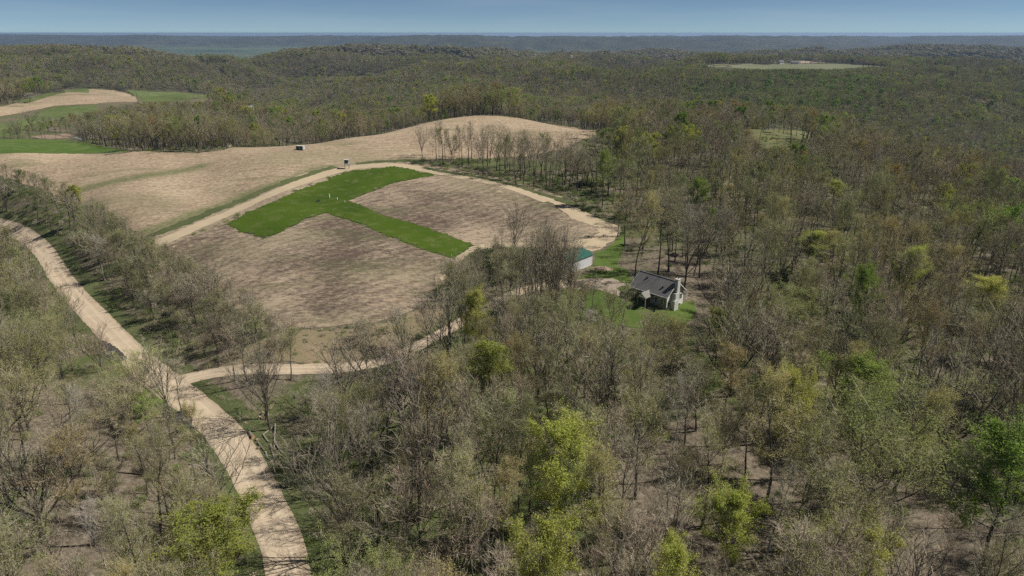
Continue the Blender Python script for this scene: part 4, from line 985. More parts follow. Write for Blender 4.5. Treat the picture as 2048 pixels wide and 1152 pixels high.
# ---- labels
ANCH = [(t['anc'], t['u'], (t['v']+t['vt'])/2) for t in TREES if t.get('anc')] + [('the grey-roofed house',1315,590),('the green-roofed shed',1165,515),('the log pile',540,900),('the driveway mouth',400,750),('the culvert by the road',225,705)]
ORD = ['nearest','second','third','fourth','fifth','sixth','seventh','eighth','ninth','tenth','eleventh','twelfth']
used = {}
for t in sorted([t for t in IND if not t.get('land')], key=lambda t: 0):
    mu, mv = t['u'], (t['v']+t['vt'])/2
    a = min(ANCH, key=lambda a: math.hypot(a[1]-mu, a[2]-mv)); dx, dy = mu-a[1], mv-a[2]
    dr_ = ('right of' if dx > 0 else 'left of') if abs(dx) > abs(dy) else ('below' if dy > 0 else 'above')
    used.setdefault((SPEC[t['k']][8], dr_, a[0]), []).append((math.hypot(dx, dy), t))
for (look, dr_, a), L in used.items():
    L.sort(key=lambda q: q[0])
    for n, (_, t) in enumerate(L):
        t['label'] = (look+' '+dr_+' '+a) if len(L) == 1 else (ORD[min(n, 11)]+' '+look+' '+dr_+' '+a)
def place(t):
    wm, cm = NEAR[t['k']]; nm = SPEC[t['k']][0]; S = STY[SPEC[t['k']][1]]
    e = newobj(nm, None); e.location = (t['x'], t['y'], t['z']); e.rotation_euler = (rnd.uniform(-.05,.05), rnd.uniform(-.05,.05), t['rot']); e.scale = (t['sx'], t['sx'], t['h']/S['H']); e.empty_display_size = .5
    tag(e, t['label'], 'tree', 'trees of the woods and copse'); newobj('trunk', wm, e); newobj('crown', cm, e); return e
for t in IND: place(t)
def arr(L): 
    return [(t['x'], t['y'], t['z']) for t in L], [t['k'] for t in L], [(rnd.uniform(-.06,.06), rnd.uniform(-.06,.06), t['rot']) for t in L], [(t['sx'], t['sx'], t['h']/STY[SPEC[t['k']][1]]['H']) for t in L]
A_ = [t for t in REST if math.hypot(t['x'], t['y']) < 230]; B_ = [t for t in REST if math.hypot(t['x'], t['y']) >= 230]
near_woods = arr(A_)

# mid and far woods
def far_pass(r0, r1, sp, mid):
    x, y = scatter(r0, r1, sp, .88); z = Hs(x, y); ok = free(x, y) & ~inpoly(x, y, COPSE_AREA)
    zc = y*cp+(CZ-z)*sp_; u = 1024+FPX*x/zc; v = 576+FPX*((CZ-z)*cp-y*sp_)/zc
    ok &= (z > CZ-165)
    cl = inpoly(x, y, CLEAR); ok &= ~(cl & (rs.uniform(size=len(x)) > .12))
    n1 = vnoise(x/130.0, y/130.0, 21); n2 = vnoise(x/90.0, y/90.0, 33); n3 = fbm(x/260.0, y/260.0, 40, 2)
    gz = inpoly(u, v, GREENZ)
    out = []
    hh = rs.uniform(.72, 1.08, len(x))
    h2 = guard_fit(x, y, z, 17*hh, 3.0); near_ = y < 1900
    hh = np.where(near_, h2/17, hh); out = np.nonzero(ok & (hh > 0))[0]
    return x[out], y[out], z[out], u[out], v[out], n1[out], n2[out], gz[out], hh[out]
x, y, z, u, v, n1, n2, gz, hh = far_pass(330, 1350, 7.2, True)
P = [(a['x'], a['y'], a['z']) for a in B_]; I = [a['k'] for a in B_]; Ro = [(0,0,a['rot']) for a in B_]; Sc = [(a['sx'], a['sx'], a['h']/STY[SPEC[a['k']][1]]['H']) for a in B_]
for i in range(len(x)):
    if (np.hypot(LX-x[i], LY-y[i]) < LW*.7).any(): continue
    k = species(x[i], y[i], u[i], v[i], False, n1[i], n2[i])
    if gz[i]: k = rnd.choice((12,13,7,7,6,0,8))
    P.append((x[i], y[i], z[i])); I.append(k); Ro.append((rnd.uniform(-.05,.05), rnd.uniform(-.05,.05), rnd.uniform(0,6.28))); s_ = hh[i]*rnd.uniform(.85,1.15); Sc.append((s_, s_, hh[i]*18/STY[SPEC[k][1]]['H'] if STY[SPEC[k][1]]['H'] > 12 else hh[i]))
x, y, z, u, v, n1, n2, gz, hh = far_pass(1350, 2350, 9.3, True)
for i in range(len(x)):
    k = species(x[i], y[i], 0, 0, False, n1[i], n2[i])
    if gz[i]: k = rnd.choice((12,13,7,7,6,0,8))
    P.append((x[i], y[i], z[i])); I.append(k); Ro.append((0, 0, rnd.uniform(0,6.28))); s_ = hh[i]*rnd.uniform(1.0,1.5); Sc.append((s_, s_, hh[i]*(18/STY[SPEC[k][1]]['H'] if STY[SPEC[k][1]]['H'] > 12 else 1)))
mid_woods = (P, I, Ro, Sc)
P = []; I = []; Ro = []; Sc = []
def farspecies(i, base):
    g_ = .4+1.3*n1[i]
    wts = [26, 15, 20*g_, 16*g_, 9*g_, 3.5*n2[i]*2, 7*g_, 1.5*n1[i], 1.5*n1[i], .15, .9, .12]
    if gz[i]: wts = [18,8,16,16,12,2,4,5,11,.2,0,0]
    return base+rnd.choices(range(12), wts)[0]
for (r0, r1, sp, base) in ((2350, 4500, 16.0, 12),):
    x, y, z, u, v, n1, n2, gz, hh = far_pass(r0, r1, sp, False)
    for i in range(len(x)):
        P.append((x[i], y[i], z[i])); I.append(farspecies(i, base)); Ro.append((0, 0, rnd.uniform(0,6.28)))
        s_ = rnd.choice((.6,.8,.9,1.1,1.3,1.5))*rnd.uniform(.9,1.1)*(1.1 if r0 < 1400 else 1.3); Sc.append((s_, s_, hh[i]*rnd.uniform(.75,1.15)))
for (u0, u1, yy, n) in ((1785,1812,1580,6),(1832,1872,1600,9),(1878,1900,1640,4),(1985,2010,1560,5),(2022,2075,1500,12),(1950,1968,1600,3),(1700,1706,1640,1),(1724,1730,1640,1),(2060,2150,1500,10)):
    for i in range(n):
        X, Y, _ = uyd(u0+(u1-u0)*(i+.5)/n, yy+rnd.uniform(-8,8), 72); P.append((X, Y, H1(X, Y))); I.append(9); Ro.append((0,0,rnd.uniform(0,6))); Sc.append((1.1,1.1,rnd.uniform(.8,1.1)))
far_woods = (P, I, Ro, Sc)
print('near', len(IND), len(A_), 'mid', len(mid_woods[0]), 'far', len(P))
gn_instances('woodland', HID, *near_woods)
gn_instances('woodland_beyond', HIDM, *mid_woods)
gn_instances('far_woods', HIDF, *far_woods)

# shrubs and saplings under and beside the trees
HIDU = bpy.data.collections.new('shrub_shapes')
def shrub(seed, n, size, flat_):
    nr = np.random.default_rng(seed); G = Geo()
    u_ = nr.normal(size=(n,3)); u_ /= np.linalg.norm(u_, axis=1)[:,None]; u_[:,2] = abs(u_[:,2])
    lob = 1+.35*np.sin(u_[:,0:1]*5+seed)*np.cos(u_[:,1:2]*4+seed); c = u_*nr.uniform(.3,1,(n,1))**.5*lob*np.array([1.3,1.3,flat_])
    e1 = nr.normal(size=(n,3)); e1 /= np.linalg.norm(e1, axis=1)[:,None]; e2 = np.cross(e1, nr.normal(size=(n,3))); e2 /= np.linalg.norm(e2, axis=1)[:,None]
    z = size*nr.uniform(.5,1.4,(n,1)); G.tris(np.stack([c-e1*z*.6, c+e2*z*.5, c+e1*z*.6], 1), 1)
    k = n//5; a = nr.uniform(-.3,.3,(k,3)); a[:,2] = 0; b = a*4.2+np.array([0,0,1])*nr.uniform(.5,1.1,(k,1))*flat_; s_ = nr.normal(size=(k,3))*.02
    G.tris(np.stack([a-s_, a+s_, b], 1), 0); return G
for i, (m, n, sz, fl) in enumerate([('l_shrub',420,.20,1.3),('l_shrub',260,.22,.8),('l_olive',200,.16,1.6),('l_grass',260,.16,.35),('twig',220,.22,1.5),('twig_warm',160,.22,.9),('l_dark',500,.22,1.5),('l_bright',260,.18,1.1)]):
    o = bpy.data.objects.new('u%d' % i, shrub(900+i, n, sz, fl).mesh('shrub', [MAT['twig'], MAT[m]])); HIDU.objects.link(o)
def scat_under(r0, r1, sp, f):
    x, y = scatter(r0, r1, sp, .85); z = Hs(x, y); ok = free(x, y, -1.0)
    g1 = vnoise(x/14.0, y/14.0, 71)*.6+vnoise(x/45.0, y/45.0, 21)*.6; P, I, Ro, Sc = [], [], [], []
    cz = inpoly(x, y, COPSE_AREA); dr = dline(x, y, RL); u, v = vproj(x, y, z); gb = green_bias(x, y); sz = inpoly(x, y, SPARSE) | inpoly(x, y, MEADOW)
    for i in np.nonzero(ok)[0]:
        p = sstep(.34, .70, g1[i]+.3*gb[i])*f + .20+.12*gb[i]
        if sz[i]: p = max(p, .62)
        if cz[i]: p = .8
        if dr[i] < 13: p = max(p, .5)
        if rnd.random() > p: continue
        k = rnd.choices(range(8), [5, 7, 5, 6, 5, 4, .12, 2])[0]
        s_ = rnd.uniform(.5, 1.3)*(1.25 if cz[i] else 1)
        if sz[i]: k = rnd.choice((3,5,4,5,3,1,4)); s_ *= .6
        P.append((x[i], y[i], z[i])); I.append(k); Ro.append((0,0,rnd.uniform(0,6.28))); Sc.append((s_, s_, s_*rnd.uniform(.7,1.3)))
    return P, I, Ro, Sc
U1 = scat_under(40, 190, 2.1, .6); U2 = scat_under(190, 460, 3.3, .6)
gn_instances('undergrowth', HIDU, *[a+b for a, b in zip(U1, U2)])
print('under', len(U1[0]), len(U2[0]))
# dead sticks lying on the forest floor
def sticks():
    x, y = scatter(45, 210, 1.9, .8); ok = free(x, y, -.5) & (rs.uniform(size=len(x)) < .5); x, y = x[ok], y[ok]; n = len(x); z = Hs(x, y)+.12
    a = rs.uniform(0, 6.28, n); L = rs.uniform(.6, 3.6, n); w_ = rs.uniform(.03, .085, n); d = np.stack([np.cos(a), np.sin(a), rs.normal(size=n)*.06], -1)*L[:,None]; sd_ = np.stack([-np.sin(a), np.cos(a), a*0], -1)*w_[:,None]; c = np.stack([x, y, z], -1); up = np.array([0,0,.06])
    G = Geo(); G.tris(np.stack([c-sd_, c+sd_, c+d], 1), 0); G.tris(np.stack([c-sd_, c+up, c+d], 1), 0); G.tris(np.stack([c+up, c+sd_, c+d], 1), 0)
    kind(newobj('fallen_sticks', G.mesh('fallen_sticks', [m_twig('dead_sticks', (.34,.30,.24))])), 'stuff')
sticks()
# pale air over the valleys
def haze():
    x0, x1, y0, y1, z0, z1 = -42000, 42000, -300, 36000, float(GZ.min())-30, CZ+4
    v = [(x,y,z) for z in (z0,z1) for y in (y0,y1) for x in (x0,x1)]
    me = bpy.data.meshes.new('haze'); me.from_pydata(v, [], [(0,2,3,1),(4,5,7,6),(0,1,5,4),(2,6,7,3),(0,4,6,2),(1,3,7,5)]); me.update()
    m = bpy.data.materials.new('haze'); m.use_nodes = True; t = m.node_tree; t.nodes.clear()
    o = t.nodes.new('ShaderNodeOutputMaterial'); p = t.nodes.new('ShaderNodeVolumePrincipled')
    p.inputs['Color'].default_value = (.50,.69,1,1); p.inputs['Density'].default_value = 5.5e-5; p.inputs['Anisotropy'].default_value = .2
    t.links.new(p.outputs[0], o.inputs['Volume']); me.materials.append(m); kind(newobj('haze', me), 'stuff')
haze()

# ------------------------------------------------------------------ buildings and small things
def poly(name, V, F, mat, parent=None):
    me = bpy.data.meshes.new(name); me.from_pydata([tuple(v) for v in V], [], F); me.update(); me.materials.append(mat)
    bm = bmesh.new(); bm.from_mesh(me); bmesh.ops.recalc_face_normals(bm, faces=bm.faces); bm.to_mesh(me); bm.free()
    return newobj(name, me, parent)
BF = [(0,1,3,2),(4,6,7,5),(0,4,5,1),(2,3,7,6),(0,2,6,4),(1,5,7,3)]
def boxv(x0,x1,y0,y1,z0,z1): return [(x,y,z) for x in (x0,x1) for y in (y0,y1) for z in (z0,z1)]
def box(name, b, mat, parent=None): return poly(name, boxv(*b), BF, mat, parent)
def boxes(name, L, mat, parent=None):
    V, F = [], []
    for b in L: F += [tuple(i+len(V) for i in f) for f in BF]; V += boxv(*b)
    return poly(name, V, F, mat, parent)
def slab(name, P, t, mat, parent=None):          # a quad given thickness downwards
    V = [tuple(p) for p in P]+[(p[0], p[1], p[2]-t) for p in P]
    return poly(name, V, [(0,1,2,3),(7,6,5,4),(0,4,5,1),(1,5,6,2),(2,6,7,3),(3,7,4,0)], mat, parent)
def rod(name, p0, p1, r0, r1, mat, parent=None, sides=8):
    G = Geo(); G.tube(np.array([p0, p1], float), [r0, r1], sides, 0); n = G.nv
    G.f += [tuple(range(sides)), tuple(range(n-sides, n))]; G.m += [0, 0]
    return newobj(name, G.mesh(name, [mat]), parent)
def thing(name, loc, rz, label, cat, group=None):
    e = newobj(name, None); e.location = loc; e.rotation_euler = (0,0,rz); e.empty_display_size = .5; return tag(e, label, cat, group)
def siding(name, c, pitch=.2):
    q = M(name); P = q.n('ShaderNodeTexCoord').outputs['Object']; sx = q.n('ShaderNodeSeparateXYZ'); q.l(P, sx.inputs[0])
    fr = q.math('FRACT', q.math('DIVIDE', sx.outputs[2], pitch)); n = q.noise(P, 1.2, 3, .6)
    col = q.mix(q.math('MULTIPLY', n, .35), c, tuple(v*.8 for v in c)); return q.diffuse(col, .6, fr, .5, .02, .25)
def shingles(name, c):
    q = M(name); P = q.n('ShaderNodeTexCoord').outputs['Object']; n = q.noise(P, 5, 3, .8); n2 = q.noise(P, .5, 3, .6)
    col = q.ramp(q.math('ADD', q.math('MULTIPLY', n, .6), q.math('MULTIPLY', n2, .4)), [(.35, tuple(v*.72 for v in c)), (.65, tuple(v*1.2 for v in c))]); return q.diffuse(col, .9, n, .3, .03, .2)
W_WHITE = siding('siding_off_white', (.80,.78,.73)); W_GAB = siding('siding_gable', (.46,.46,.42)); W_GREY = siding('siding_grey_green', (.27,.275,.25)); W_TRIM = flat('trim_white', (.75,.74,.70)); W_CONC = flat('concrete_pale', (.60,.58,.54))
W_ROOF = shingles('roof_grey', (.19,.186,.182)); W_ROOF2 = shingles('roof_tan', (.27,.26,.225)); W_BRICK = flat('brick_dark', (.16,.09,.065), var=.35, scale=6)
gl = M('window_glass'); gl.diffuse((.025,.03,.035), .08, spec=.9); GLASS = gl.m
W_STONE = flat('chimney_stone', (.58,.57,.53), var=.3, scale=2.5); W_DARK = flat('dark_metal', (.05,.05,.05)); W_GREEN = flat('metal_roof_green', (.028,.130,.095), .5, .4); W_SHED = siding('metal_wall_white', (.66,.66,.68), .9)

def window(parent, c, ax, w_, h_, dark=False):
    """window on a wall; ax: outward axis of the wall ('x-','y+', ...) in the building's own frame"""
    x, y, z = c; s_ = -1 if ax[1] == '-' else 1
    def B(u0,u1,z0,z1,d0,d1):
        a, b = sorted((s_*d0, s_*d1))
        return (x+a,x+b,y+u0,y+u1,z+z0,z+z1) if ax[0] == 'x' else (x+u0,x+u1,y+a,y+b,z+z0,z+z1)
    W, H_ = w_/2, h_/2
    f = boxes('window', [B(-W-.1,-W,-H_-.1,H_+.1,.0,.08), B(W,W+.1,-H_-.1,H_+.1,.0,.08), B(-W,W,H_,H_+.1,.0,.08), B(-W,W,-H_-.1,-H_,.0,.1), B(-W,W,-.03,.03,.01,.06)], W_TRIM, parent)
    box('pane', B(-W+.003,W-.003,-H_+.003,H_-.003,.005,.03), GLASS, f); return f

def build_house():
    h = thing('house', (44.15, 180.7, CZ-74.2), R(133), 'grey-roofed house with pale gable wall and tall chimney among the trees', 'house')
    L, Wd, E, Rg = 13.0, 9.0, 3.9, 7.5; b = -1.8; i = .35
    V = [(i,-i,b),(i,-Wd+i,b),(L-i,-Wd+i,b),(L-i,-i,b),(i,-i,E),(i,-Wd+i,E),(L-i,-Wd+i,E),(L-i,-i,E),(i,-Wd/2,Rg-.25),(L-i,-Wd/2,Rg-.25)]
    poly('wall', V[:8]+V[8:], [(0,1,5,8,4),(3,7,9,6,2),(1,2,6,5)], W_WHITE, h)
    poly('front_wall', [(i-.01,-i+.02,b),(L-i+.01,-i+.02,b),(L-i+.01,-i+.02,E),(i-.01,-i+.02,E),(i-.01,-i-.15,b),(L-i+.01,-i-.15,b),(L-i+.01,-i-.15,E),(i-.01,-i-.15,E)], [(0,1,2,3),(4,7,6,5),(0,4,5,1),(1,5,6,2),(2,6,7,3),(3,7,4,0)], W_GREY, h)
    poly('gable', [(i-.03,-i-.6,E-.2),(i-.03,-Wd+i+.2,E-1.2),(i-.03,-Wd+i+.2,E),(i-.03,-Wd/2,Rg-.3),(i-.03,-i-.6,E),(i-.004,-i-.6,E-.2),(i-.004,-Wd+i+.2,E-1.2),(i-.004,-Wd+i+.2,E),(i-.004,-Wd/2,Rg-.3),(i-.004,-i-.6,E)], [(0,1,2,3,4),(9,8,7,6,5),(0,5,6,1),(1,6,7,2),(2,7,8,3),(3,8,9,4),(4,9,5,0)], W_GAB, h)
    r = slab('roof', [(-.25,.3,E-.2),(L+.25,.3,E-.2),(L+.25,-Wd/2,Rg),(-.25,-Wd/2,Rg)], .2, W_ROOF, h)
    slab('roof', [(L+.25,-Wd-.3,E-.2),(-.25,-Wd-.3,E-.2),(-.25,-Wd/2-.002,Rg-.002),(L+.25,-Wd/2-.002,Rg-.002)], .2, W_ROOF, h)
    box('ridge_cap', (-.25,L+.25,-Wd/2-.15,-Wd/2+.15,Rg-.03,Rg+.05), W_ROOF, r)
    for x0 in (-.29, L+.25):
        for y0, y1 in ((.3,-Wd/2),(-Wd-.3,-Wd/2)):
            poly('rake_trim', [(x0,y0,E-.45),(x0+.04,y0,E-.45),(x0+.04,y0,E-.17),(x0,y0,E-.17),(x0,y1,Rg-.22),(x0+.04,y1,Rg-.22),(x0+.04,y1,Rg+.06),(x0,y1,Rg+.06)], [(0,1,2,3),(4,7,6,5),(0,4,5,1),(1,5,6,2),(2,6,7,3),(3,7,4,0)], W_TRIM, h)
    box('gutter', (-.2,L+.2,.3,.42,E-.36,E-.24), W_TRIM, h)
    # stepped chimney on the outside of the gable
    c = boxes('chimney', [(-1.35,i-.04,-3.9,-1.9,b,2.4),(-1.1,i-.04,-4.1,-2.5,2.4,4.4),(-.95,i-.27,-4.6,-3.3,4.4,Rg+.9)], W_STONE, h)
    box('chimney_cap', (-1.05,i-.15,-4.7,-3.2,Rg+.9,Rg+1.05), W_CONC, c); rod('flue', (-.5,-4,Rg+1.05), (-.5,-4,Rg+1.5), .16, .16, W_DARK, c)
    window(h, (i,-1.35,1.2), 'x-', .8, 1.5); window(h, (i,-5.6,2.2), 'x-', 1.2, 1.4); window(h, (i,-7.3,2.2), 'x-', 1.2, 1.4); window(h, (i,-6.6,-.5), 'x-', 1.6, 1.1)
    for x in (2.0, 3.9, 8.2): window(h, (x,-i+.02,1.9), 'y+', 1.1, 1.5)
    d = box('garage_door', (9.4,12.2,-i+.02,-i+.08,-.2,2.3), W_BRICK, h)
    boxes('panel_rail', [(9.4,12.2,-i+.08,-i+.11,z,z+.05) for z in (.4,1.0,1.6)], W_DARK, d)
    # gabled entry porch
    p = slab('porch_roof', [(5.0,3.4,E-1.0),(5.0,-.9,E-1.0),(6.6,-.9,E+.35),(6.6,3.4,E+.35)], .14, W_ROOF2, h)
    slab('porch_roof', [(8.2,-.9,E-1.0),(8.2,3.4,E-1.0),(6.602,3.4,E+.348),(6.602,-.9,E+.348)], .14, W_ROOF2, h)
    poly('porch_gable', [(5.2,3.1,E-1.15),(8.0,3.1,E-1.15),(6.6,3.1,E+.1),(5.2,3.2,E-1.15),(8.0,3.2,E-1.15),(6.6,3.2,E+.1)], [(0,1,2),(3,5,4),(0,3,4,1),(1,4,5,2),(2,5,3,0)], W_TRIM, h)
    for x in (5.25, 7.9): box('porch_post', (x-.1,x+.1,3.0,3.2,-.4,E-1.15), W_GREY, h)
    box('porch_floor', (5.0,8.2,-i+.03,3.4,-.9,-.3), W_BRICK, h)
    dd = box('door', (6.1,7.1,-i+.03,-i+.09,-.3,1.9), flat('door_red', (.22,.05,.03)), h); rod('handle', (6.2,-i+.1,.8), (6.2,-i+.17,.8), .04, .04, W_DARK, dd, 6)
    # lean-to and patio at the back
    slab('rear_porch_roof', [(1.2,-Wd-.35,E-.6),(6.2,-Wd-.35,E-.6),(6.2,-Wd-3.4,E-1.5),(1.2,-Wd-3.4,E-1.5)], .15, W_ROOF, h)
    for x in (1.4, 3.7, 6.0): box('porch_post', (x-.09,x+.09,-Wd-3.3,-Wd-3.12,b,E-1.62), W_TRIM, h)
    box('patio', (-.9,6.4,-Wd-3.6,-Wd+i-.01,b-.4,b+.55), W_CONC, h)
    box('foundation', (i-.12,i-.05,-Wd+i,-4.0,b-.2,-.9), W_CONC, h); box('foundation', (i-.12,i-.05,-1.8,-i,b-.2,-.1), W_CONC, h)
    for x, y in ((3.0,-1.9),(9.5,-3.1)): box('roof_vent', (x-.22,x+.22,y-.2,y+.2,E+(Rg-E)*(-y+.3)/4.8-.1,E+(Rg-E)*(-y+.3)/4.8+.35), W_DARK, r)
    for x in (1.2, 4.3, 9.0): pass
build_house()
def build_shed():
    h = thing('shed', (26.5, 214.8, CZ-72), R(228), 'white metal shed with a green gable roof near the field corner', 'shed')
    L, Wd, E, Rg = 11.5, 8.6, 3.6, 5.0
    V = [(0,0,-.8),(L,0,-.8),(L,-Wd,-.8),(0,-Wd,-.8),(0,0,E),(L,0,E),(L,-Wd,E),(0,-Wd,E),(0,-Wd/2,Rg-.05),(L,-Wd/2,Rg-.05)]
    poly('wall', V, [(0,1,5,4),(2,3,7,6),(1,2,6,9,5),(3,0,4,8,7)], W_SHED, h)
    for a, b_ in ((.35,-Wd/2),(-Wd-.35,-Wd/2-.002)):
        r = slab('roof', [(-.3,a,E-.02),(L+.3,a,E-.02),(L+.3,b_,Rg+.05),(-.3,b_,Rg+.05)], .08, W_GREEN, h)
        V, F = [], []
        for k in range(13):
            x = -.2+k*(L+.4)/12.0; n = len(V)
            for xx, up_ in ((x-.03,0),(x+.03,0),(x+.03,.05),(x-.03,.05)): V += [(xx,a,E-.02+up_+.001),(xx,b_,Rg+.05+up_+.001)]
            F += [(n,n+1,n+3,n+2),(n+2,n+3,n+5,n+4),(n+4,n+5,n+7,n+6),(n+6,n+7,n+1,n),(n,n+2,n+4,n+6),(n+1,n+7,n+5,n+3)]
        poly('rib', V, F, W_GREEN, r)
    box('ridge_cap', (-.3,L+.3,-Wd/2-.2,-Wd/2+.2,Rg+.04,Rg+.12), W_GREEN, h); box('base_trim', (-.02,L+.02,.0,.05,-.8,.15), W_CONC, h)
    boxes('corner_trim', [(-.04,.12,.001,.05,.15,E),(L-.12,L+.04,.001,.05,.15,E)], W_TRIM, h)
    box('garage_door', (L+.001,L+.06,-6.6,-2.0,0,3.0), W_CONC, h)
build_shed()
def on(u, v, dz=0): x, y = hit(u, v); return (x, y, H1(x, y)+dz)
# box trailer in the big field
t = thing('box_trailer', on(601,300), R(-12), 'small box trailer with dark green side and white roof in the pale field', 'trailer')
box('body', (-2.3,2.3,-1.1,1.1,.55,2.5), flat('panel_green_dark', (.06,.085,.06)), t)
t.scale = (.88, .88, .88)
box('roof', (-2.4,2.4,-1.2,1.2,2.5,2.65), W_CONC, t); box('end_panel', (2.3,2.36,-1.1,1.1,.55,2.5), W_SHED, t)
boxes('corner_post', [(-2.34,-2.2,-1.16,-1.102,.55,2.5),(2.2,2.36,-1.16,-1.102,.55,2.5),(-.1,.1,-1.16,-1.102,.55,2.5)], W_TRIM, t)
for x in (-1.3, 1.3):
    for y in (-1.15, 1.0): rod('wheel', (x,y,.38), (x,y+.18,.38), .38, .38, W_DARK, t, 10)
boxes('window', [(2.361,2.38,-.5,.4,1.4,2.0)], GLASS, t)
# raised hunting blind by the track
t = thing('hunting_blind', on(694,338), R(8), 'raised grey hunting blind on legs beside the farm track', 'hunting blind')
box('cabin', (-1.2,1.2,-1.2,1.2,2.9,5.2), flat('panel_grey', (.36,.40,.42)), t); box('roof', (-1.35,1.35,-1.35,1.35,5.2,5.35), W_CONC, t)
box('window', (-.75,.35,-1.24,-1.202,3.5,4.8), W_DARK, t); box('window', (.6,1.0,-1.24,-1.202,4.0,4.7), W_DARK, t); box('window', (1.202,1.24,-.6,.6,3.9,4.7), W_DARK, t)
box('floor', (-1.3,1.3,-1.3,1.3,2.75,2.9), W_TRIM, t)
for x in (-1.1, 1.1):
    for y in (-1.1, 1.1): box('leg', (x-.08,x+.08,y-.08,y+.08,-.3,2.75), W_CONC, t)
t.scale = (.85, .85, .9)
boxes('ladder', [(1.5,1.56,-.3,-.24,0,2.9),(1.5,1.56,.24,.3,0,2.9)]+[(1.51,1.55,-.24,.24,.3*k,.3*k+.05) for k in range(1,9)], W_DARK, t)
# marker posts and a low pop-up blind on the green plot
for (u, v, h_, lab) in ((659.5,396,1.9,'tallest white marker post on the green plot'),(675,400,1.1,'shorter white marker post right of the tallest one'),(690,405,.9,'faint marker post nearest the brown field corner')):
    tag(rod('marker_post', on(u,v,-.2), on(u,v,h_), .11, .10, W_TRIM if h_ > 1 else W_CONC, None, 8), lab, 'post', 'marker posts on the green plot')
t = thing('low_blind', on(637,404), R(20), 'low dark tent-like blind on the green plot left of the posts', 'blind')
poly('canopy', [(-.9,-.7,0),(.9,-.7,0),(.9,.7,0),(-.9,.7,0),(-.6,-.45,.9),(.6,-.45,.9),(.6,.45,.9),(-.6,.45,.9)], [(3,2,1,0),(4,5,6,7),(0,1,5,4),(1,2,6,5),(2,3,7,6),(3,0,4,7)], W_DARK, t)
# felled logs by the road
LOGB = m_bark('log_bark', (.14,.115,.09), (.30,.26,.21)); LOGB2 = m_bark('log_bark_pale', (.26,.23,.19), (.46,.42,.36)); CUT = flat('cut_wood', (.62,.38,.17), var=.2, scale=8)
def log(u0, v0, u1, v1, r, lab, mat=None, lift=0, bend=0, grp='felled logs beside the road'):
    a = np.array(on(u0, v0, r*.8+lift)); b = np.array(on(u1, v1, r*.6)); mid = (a+b)/2+np.array([bend, 0, -.05]); e = thing('log', tuple(a), 0, lab, 'log', grp)
    G = Geo(); G.tube(np.array([a-a, (a*.6+mid*.4)-a, mid-a, b-a]), [r, r*.92, r*.85, r*.7], 9, 0); newobj('trunk', G.mesh('trunk', [mat or LOGB]), e)
    d = unit(a-mid); q = (Vector(d)).to_track_quat('Z','Y'); V = [tuple((q@Vector((math.cos(k*.698)*r*.93, math.sin(k*.698)*r*.93, z)))) for z in (-.02,.03) for k in range(9)]
    poly('cut_end', V, [tuple(range(8,-1,-1)), tuple(range(9,18))]+[(k,(k+1)%9,9+(k+1)%9,9+k) for k in range(9)], CUT, e)
log(507,878,498,866,.48,'thickest short log lying at the road edge'); log(512,882,517,879,.34,'stubby log section beside the thickest log')
log(516,887,529,903,.26,'straight log just below the stubby section'); log(515,899,520,896,.36,'small round block of wood nearest the road')
log(531,905,548,927,.20,'bent pale log lowest along the road edge',LOGB2,0,-.5); log(551,853,548,900,.19,'long pale trunk lying straight through the log pile',LOGB2,.5)
log(526,872,549,852,.16,'thin log slanting up at the top of the pile',LOGB2,.2); log(528,873,537,886,.26,'brown log under the slanting thin one')
log(549,887,565,908,.18,'pale log pointing down right from the pile',LOGB2,.3); log(541,890,547,917,.24,'dark heavy log at the centre of the pile')
log(545,915,568,950,.15,'long thin branch trailing below the pile'); log(552,888,578,894,.11,'thin brown branch sticking out right of the pile')
log(1002,823,1073,796,.20,'long pale fallen trunk in the middle of the wood',LOGB2,.3,0,'fallen trunks'); log(820,1143,824,1104,.3,'split orange-brown trunk at the bottom edge',flat('split_wood',(.42,.22,.11)),.2,0,'fallen trunks')
log(75,985,-20,978,.22,'pale trunk lying at the left edge of the lower wood',LOGB2,.6,0,'fallen trunks'); log(1800,1000,1758,1012,.2,'fallen trunk by the foot of the dark oak',LOGB,.2,0,'fallen trunks'); log(1400,955,1330,975,.2,'dark trunk leaning low in the lower wood',LOGB,.6,0,'fallen trunks')
log(1880,515,1905,500,.2,'pale fallen trunk in the right wood',LOGB2,.5,0,'fallen trunks'); log(880,1020,960,985,.14,'long pale branch lying right of the forked tree',LOGB2,.6,0,'fallen trunks')
for (u, v, lab) in ((526,828,'bright fresh-cut stump above the log pile'),(535,830,'second fresh-cut stump right of the bright one'),(520,838,'small cut stump below the two bright ones')):
    e = thing('stump', on(u, v), 0, lab, 'stump', 'fresh stumps'); rod('trunk', (0,0,-.3), (0,0,.45), .42, .36, LOGB, e, 10); rod('cut_face', (0,0,.45), (.02,0,.48), .35, .35, CUT, e, 10)
